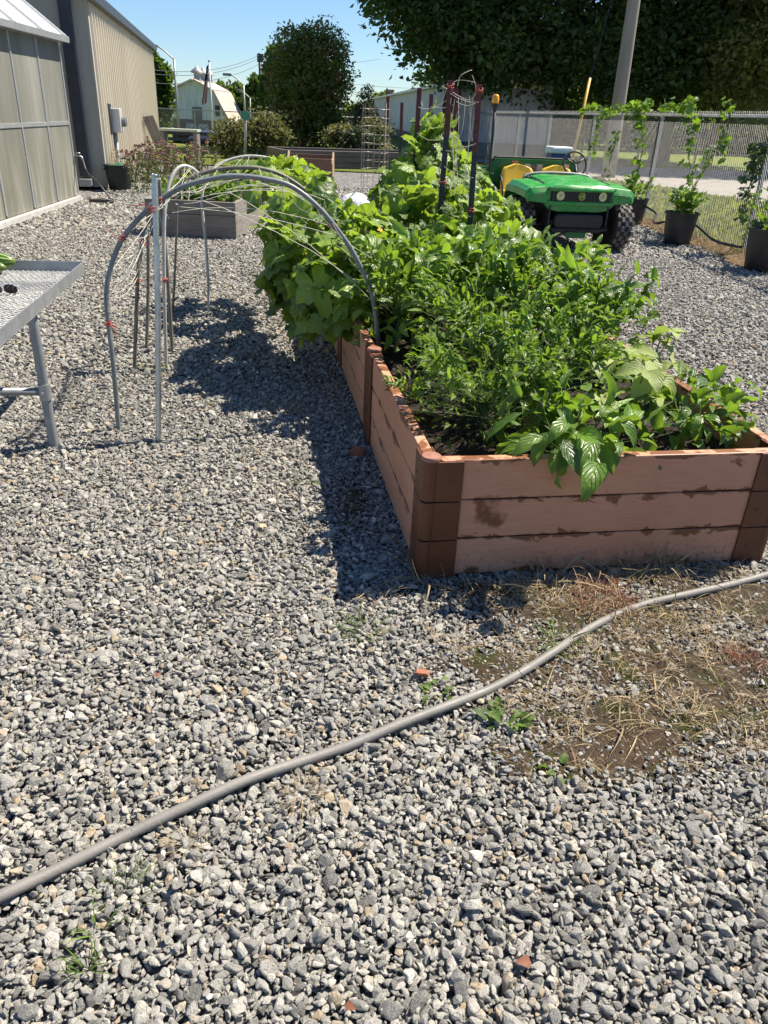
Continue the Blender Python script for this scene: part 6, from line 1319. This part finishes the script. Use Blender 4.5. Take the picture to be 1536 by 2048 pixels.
st = k.ramp(k.math('FRACT', k.math('MULTIPLY', sp.outputs[1], 4)), [(.0, lin(.3, .03, .04)), (.5, lin(.6, .58, .56))], 'CONSTANT'); k.fin(k.mix(k.rng(sp.outputs[0], .44, .46, 1, 0), st, lin(.02, .03, .1)), .8); mb = MB(); mb.grid(P, uv=uvf); mb.build('cloth', k.m, o, smooth=True)
ub = D(525, 240, 72); ub[2] = float(terr(ub[0], 72)); ut = D(519, 106, 72); o = thing('wooden_power_pole', 'thin dark power pole in the distance left of the magnolia', 'power pole', ub); mb = MB(); mb.tube([ub, ut], [.16, .12], 8); mb.build('pole', DKT, o, smooth=True); mb = MB(); mb.box(ut + [.05, 0, -.35], (.5, .3, .6)); mb.build('transformer', DKT, o, bevel=.05); mb = MB(); q3 = D(524, 157, 72); mb.tube(smooth_path([q3, q3 + [.5, 0, .18], q3 + [.95, 0, .12]], 4), .05, 6); mb.build('arm', GALF, o)
WG = 'power lines across the sky'
for i, (a, b, y) in enumerate((((519, 110), (306, 140), 72), ((519, 116), (306, 148), 72), ((519, 128), (306, 166), 72), ((520, 110), (760, 118), 72), ((520, 140), (905, 176), 72), ((520, 160), (905, 196), 72))):
    p = D(*a, y); q = D(*b, y + (30 if i >= 3 else -20)); t = np.linspace(0, 1, 12)[:, None]; W = p + (q - p) * t; W[:, 2] -= (1.2 * 4 * t * (1 - t) * .4)[:, 0]
    o = thing('power_line', ['highest thin power line running left from the far pole', 'second thin power line running left from the far pole', 'lowest thin power line running left from the far pole', 'highest power line running right from the far pole', 'middle power line running right from the far pole', 'lowest power line running right from the far pole'][i], 'power line', p, WG); mb = MB(); mb.tube(W, .016, 4, False); mb.build('cable', DKT, o)
# street sign post
q = G(490, 326); tp = D(491, 226, q[1]); o = thing('sign_post', 'grey metal post with a small green sign in front of the olive shrub', 'sign post', q); mb = MB(); mb.tube([q, q * .5 + tp * .5, tp], .035, 8); mb.build('post', GALP if 'GALP' in globals() else GALVP, o, smooth=True)
mb = MB(); mb.lathe([(.0, -.012), (.12, -.012), (.12, .012), (0, .012)], D(491, 231, q[1] - .05), 24, M=Mfy); mb.build('sign', plain('green_sign', lin(.01, .16, .11), lin(.015, .2, .14), 8, .4), o)
# black flatbed trailer
ta = D(316, 279, 34.); tb_ = D(446, 283, 32.); tz = .36; ta[2] = tb_[2] = 0; td = unit(tb_ - ta); tn = np.array([-td[1], td[0], 0.])
o = thing('flatbed_trailer', 'long low black flatbed trailer behind the flower patch', 'trailer', ta); mb = MB(); mb.beam(ta + tn + [0, 0, tz], tb_ + tn + [0, 0, tz], 2., .16); mb.build('deck', BLK, o, bevel=.01)
TL_ = np.linalg.norm(tb_ - ta)
for f in (.3, .42):
    for b in (.12, 1.9): mb = MB(); c = ta + td * TL_ * f + tn * b + [0, 0, .2]; M_ = np.stack([td, np.array([0, 0, 1.]), tn], 1); mb.lathe([(.1, -.1), (.17, -.11), (.2, -.07), (.2, .07), (.17, .11), (.1, .1)], c, 20, M=M_); mb.build('wheel', RUB, o, smooth=True, auto=40)
for f in (.02, .12, .25, .75, .9): mb = MB(); mb.box(ta + td * TL_ * f + tn * .06 + [0, 0, .15], (.12, .1, .4), rz=math.atan2(td[1], td[0])); mb.build('leg', BLK, o)
mb = MB(); mb.beam(ta + [0, 0, .12], ta + td * TL_ + [0, 0, .12], .08, .12); mb.build('lower_rail', BLK, o)
mb = MB(); P = np.zeros((14, 8, 3))
for i in range(14):
    for j in range(8): P[i, j] = ta + td * (TL_ * (.6 + .4 * i / 13)) + tn * (-.35 + .3 * j / 7 * 0 + 0) + [0, 0, 0] + np.array([0, -.3, 0]) * math.sin(PI * j / 7) + np.array([0, 0, .34 * (1 - j / 7) * (.8 + .2 * math.sin(PI * i / 13))])
mb.grid(P); mb.build('hanging_tarp', BLK, o, smooth=True)
# far chain link fence behind the flowers
f0 = np.array([-13., 40.5, 0]); f1 = D(770, 262, 40.5); f1[2] = 0; fdd = unit(f1 - f0); fnn = np.array([-fdd[1], fdd[0], 0.]); FLn = np.linalg.norm(f1 - f0)
def fp2(s, z=0, off=0.):
    p = f0 + fdd * s + fnn * off; return p + np.array([0, 0, z])
chain_fence('chain_link_fence', 'far chain link fence in front of the barn', 0, FLn, fp2, list(np.arange(0, FLn, 3.2)), pitch=.11, rw=.003, h=D(400, 219, 40.5)[2])
# ================================================================== FOREGROUND: big hose, straw, weeds, shards
HOSEM = plain('grey_rubber_hose', lin(.22, .21, .19), lin(.155, .148, .134), 6, .6, bump=.25, bscale=150)
hp = [(-60, 1822), (5, 1795), (110, 1740), (250, 1668), (380, 1612), (500, 1560), (610, 1518), (700, 1488), (800, 1451), (900, 1411), (980, 1375), (1050, 1340), (1110, 1305), (1170, 1262), (1235, 1226), (1300, 1207), (1380, 1190), (1460, 1168), (1536, 1147), (1640, 1118)]
H = [G(x, y, .013) + [0, 0, .006 * math.sin(i * 1.7)] for i, (x, y) in enumerate(hp)]
H = [H[0] + (H[0] - H[1]) * 3] + H + [H[-1] + [.2, .12, 0], H[-1] + [.35, .4, 0], H[-1] + [.30, .8, 0]]
o = thing('water_hose', 'thick grey rubber hose lying across the gravel in front of the raised bed', 'hose', H[8]); mb = MB(); mb.tube(smooth_path(H, 8), .0122, 18); mb.build('tube', HOSEM, o, smooth=True)
# straw
STRAW = leafmat('straw', lin(.19, .13, .065), lin(.43, .34, .2), (.4, .3, .12), .15, .7, 2, .05)
RED = leafmat('red_creeper', lin(.12, .03, .012), lin(.24, .07, .03), (.3, .08, .03), .2, .7, 2, .05)
GRS = leafmat('weed_leaf', lin(.04, .085, .014), lin(.12, .19, .03), (.3, .45, .04), .3, .5, 4, .15)
T_BLD = [leaf_long(W=w_, fold=.3, droop=d_, ns=5) for w_, d_ in ((.03, .4), (.035, 1.4), (.025, -.5), (.03, 2.2), (.04, .9))]
T_GRS = [leaf_long(W=.06, fold=.5, droop=d_, ns=5) for d_ in (.3, .8, 1.3)]
rng = np.random.default_rng(900)
def straw_patch(mb, c, rx, ry, n, L, flat=.25, tm=T_BLD, zc=.012, clump=6):
    k_ = max(1, n // clump); ca = c + np.stack([rng.normal(0, rx * .6, k_), rng.normal(0, ry * .6, k_), np.zeros(k_)], 1); p = ca[rng.integers(0, k_, n)] + rng.normal(0, .012, (n, 3)) * [1, 1, .3]; p[:, 2] = zc + rng.uniform(-.008, .006, n)
    u, v = bed_uv(p[:, 0], p[:, 1]); ok = ~((u > -.05) & (u < 1.28) & (v > -.035) & (v < 6.15)); p = p[ok]; n = len(p)
    a = rng.uniform(0, 2 * PI, n); d = np.stack([np.cos(a), np.sin(a), np.abs(rng.normal(flat, flat * .8, n))], 1); nr = unit(np.array([0, 0, 1.]) + rng.normal(0, .5, (n, 3)))
    scatter(mb, tm, p, d, nr, L * np.exp(rng.normal(0, .35, n)), np.clip(rng.normal(.5, .28, n), 0, 1))
mb = MB()
for (px, py), rx, ry, n, L in (((1110, 1178), .20, .03, 420, .07), ((1290, 1160), .22, .03, 420, .07), ((1420, 1140), .14, .03, 260, .06), ((1000, 1190), .14, .03, 160, .06), ((1180, 1215), .28, .06, 620, .06), ((1330, 1250), .3, .07, 620, .05), ((1430, 1300), .25, .09, 600, .05), ((1250, 1330), .3, .09, 560, .055), ((1120, 1300), .2, .07, 300, .05), ((1360, 1420), .3, .1, 560, .06), ((1180, 1420), .25, .09, 420, .065), ((1480, 1230), .2, .08, 420, .05), ((1500, 1480), .2, .1, 320, .05), ((960, 1290), .16, .06, 120, .05), ((1220, 1520), .2, .06, 160, .05), ((1010, 1210), .2, .04, 140, .06), ((700, 1010), .07, .2, 70, .05), ((740, 1195), .06, .04, 60, .06), ((590, 820), .12, .08, 160, .06), ((1480, 445), .3, .4, 200, .1)):
    straw_patch(mb, G(px, py), rx, ry, int(n * .75), L * .8)
for (px, py), n, L in (((1240, 1130), 60, .10), ((1300, 1128), 70, .11), ((1180, 1136), 40, .09), ((1360, 1122), 40, .08), ((1090, 1146), 30, .09)):
    straw_patch(mb, G(px, py) + [0, -.03, 0], .06, .008, n, L, .9)
tag(mb.build('dry_grass', STRAW, smooth=True), 'dead straw coloured grass lying over the soil between the bed and the hose', 'dry grass', kind='stuff')
# straw along the fence verge
mb = MB(); n = 9000; y = rng.uniform(6, 25, n); x = fence_x(y) + .22 - rng.uniform(0, .6, n); p = np.stack([x, y, np.full(n, .02)], 1); a = rng.uniform(0, 6.28, n)
scatter(mb, T_BLD[:3], p, np.stack([np.cos(a), np.sin(a), rng.uniform(0, .9, n)], 1), unit(np.array([0, 0, 1.]) + rng.normal(0, .5, (n, 3))), .14 * np.exp(rng.normal(0, .3, n)), np.clip(rng.normal(.35, .25, n), 0, 1)); tag(mb.build('dead_grass', STRAW, smooth=True), 'matted brown dead grass along the foot of the fence', 'dead grass', kind='stuff')
# lawn blades
mb = MB(); n = 42000; s = rng.uniform(0, 1, n) ** 1.3; y = 7 + 17 * rng.uniform(0, 1, n); x = fence_x(y) + .05 + s * 4.5; p = np.stack([x, y, np.full(n, .004)], 1); a = rng.uniform(0, 6.28, n)
LGM = leafmat('lawn_blade', lin(.09, .14, .022), lin(.22, .25, .055), (.4, .45, .06), .3, .6, 2, .05)
keep = ~((y > 17.3 - (x - 7.8) * 1.9)); p = p[keep]; a = a[keep]; n = len(p)
scatter(mb, T_QUAD, p, np.stack([np.cos(a) * .5, np.sin(a) * .5, np.ones(n)], 1), unit(rng.normal(0, 1, (n, 3))), .075 * np.exp(rng.normal(0, .3, n)), np.clip(rng.normal(.5, .25, n), 0, 1)); tag(mb.build('lawn_grass', LGM), 'sunny green grass blades just beyond the chain link fence', 'grass', kind='stuff')
# weeds, one by one
def tuft(label, px, py, n, L, mat, tm, seed, flat=.9, r=.02, cat='weed', name='weed_tuft', grp='small weeds in the gravel'):
    global rng
    rng = np.random.default_rng(seed); c = G(px, py); o = thing(name, label, cat, c, grp); lb = MB(); a = rng.uniform(0, 6.28, n); rr = r * np.sqrt(rng.random(n)); p = c + np.stack([rr * np.cos(a), rr * np.sin(a), np.full(n, .004)], 1)
    d = np.stack([np.cos(a), np.sin(a), np.abs(rng.normal(flat, .4, n))], 1); scatter(lb, tm, p, d, unit(np.array([0, 0, 1.]) + rng.normal(0, .3, (n, 3))), L * np.exp(rng.normal(0, .3, n)), np.clip(rng.normal(.55, .25, n), 0, 1)); lb.build('leaves', mat, o, smooth=True); return o
T_W = T_CHI + T_PEP[:2]
tuft('broad leaved green weed just below the big hose', 1012, 1440, 22, .036, GRS, T_BEAN, 701, .35, .045)
tuft('small leafy weed touching the upper side of the big hose', 1190, 1262, 10, .035, GRS, T_GRS, 702, .7, .02)
tuft('yellowish grassy weed between the hose and the bed', 1115, 1285, 26, .07, GRS, T_GRS, 703, .5, .03)
tuft('feathery pale weed in the gravel left of the hose', 727, 1262, 60, .04, GRS, T_GRS, 704, .6, .06)
tuft('bright green grass tuft low in the left foreground', 170, 1938, 26, .04, GRS, T_GRS, 705, 1.5, .014)
tuft('sparse green grass tuft below the lower end of the hose', 245, 1795, 34, .035, GRS, T_GRS, 706, .7, .05)
tuft('tiny grass sprig above the bright green tuft', 195, 1868, 9, .05, GRS, T_GRS, 707, .5, .015)
tuft('brown dead grass tuft below the middle of the hose', 603, 1592, 130, .03, STRAW, T_BLD, 708, .7, .045)
tuft('smaller brown dead grass tuft left of the other one', 372, 1690, 60, .032, STRAW, T_BLD, 709, .5, .03)
tuft('rusty red creeping weed in the straw before the bed', 1205, 1203, 420, .045, RED, T_BLD, 710, .9, .085)
tuft('second rusty red weed at the right of the straw', 1490, 1322, 160, .04, RED, T_BLD, 711, .8, .04)
tuft('long dead grass clump curling at the front left corner of the bed', 850, 1165, 26, .16, STRAW, T_BLD, 712, .55, .03)
tuft('tiny green weed beside the brick shard', 878, 1382, 12, .022, GRS, T_BEAN, 713, .4, .04)
tuft('green weed at the foot of the pipe arch in the gravel', 310, 738, 26, .06, GRS, T_GRS, 714, .8, .06)
tuft('green sprout at the base of the front board near its right end', 1395, 1122, 14, .05, GRS, T_GRS, 715, 1.0, .03)
tuft('faint weed in the gravel left of the raised bed shadow', 605, 960, 22, .05, GRS, T_GRS, 716, .4, .06)
tuft('small green weed right of the broad leaved one', 1115, 1545, 6, .024, GRS, T_BEAN, 717, .3, .03)
def shard(name, label, cat, px, py, dims, mat, seed):
    r_ = np.random.default_rng(seed); c = G(px, py, .012); bm = bmesh.new()
    for p in r_.uniform(-1, 1, (22, 3)): bm.verts.new(np.sign(p) * np.abs(p) ** .5 * np.array(dims) / 2)
    bmesh.ops.convex_hull(bm, input=bm.verts); bmesh.ops.delete(bm, geom=[g for g in bm.verts if not g.link_faces], context='VERTS'); bmesh.ops.bevel(bm, geom=list(bm.edges), offset=.0015, segments=1, affect='EDGES')
    me = bpy.data.meshes.new(name); bm.to_mesh(me); bm.free(); me.materials.append(mat); o = bpy.data.objects.new(name, me); COL.objects.link(o); o.location = c; o.rotation_euler = (.1, -.1, r_.uniform(-.4, .4)); return tag(o, label, cat)
BRK = plain('broken_brick', lin(.38, .15, .08), lin(.30, .13, .08), 60, .9, bump=.6, bscale=200)
shard('brick_shard', 'small orange brick shard lying on the gravel above the hose', 'brick shard', 845, 1347, (.042, .026, .022), BRK, 1)
shard('clay_shard', 'round edged terracotta piece in the shade beside the left boards', 'clay shard', 717, 905, (.07, .06, .05), plain('terracotta', lin(.30, .11, .05), lin(.22, .085, .04), 30, .85), 2)
def fallen(label, px, py, size, mat, seed, name='fallen_leaf', grp='fallen leaves on the gravel'):
    global rng
    rng = np.random.default_rng(seed); c = G(px, py, .014); lb = MB(); a = rng.uniform(0, 6.28); scatter(lb, T_BEAN, [c], [[math.cos(a), math.sin(a), .2]], np.array([[.2, -.2, 1.]]), [size], [.5]); tag(lb.build(name, mat, origin=c, smooth=True), label, 'leaf', grp)
RUST = plain('rust_leaf', lin(.2, .075, .035), lin(.14, .055, .03), 30, .8)
fallen('rust coloured fallen leaf near the lower edge of the photo', 1062, 1925, .03, RUST, 1); fallen('tan fallen leaf on the gravel under the raised bed corner', 525, 1055, .03, DRYL, 2); fallen('orange fallen leaf in the gravel left of centre', 310, 1352, .018, RUST, 3); fallen('curled brown leaf beside the grey hose at its lower left', 690, 2010, .022, RUST, 4)
mb = MB(); c = G(1330, 1290, .02); mb.tube(smooth_path([G(1262, 1198, .015), G(1285, 1207, .02), G(1318, 1212, .018)], 4), .003, 6); o = thing('twig', 'dark bent twig lying in the straw above the hose', 'twig', c); mb.build('stick', WOODY, o, smooth=True)
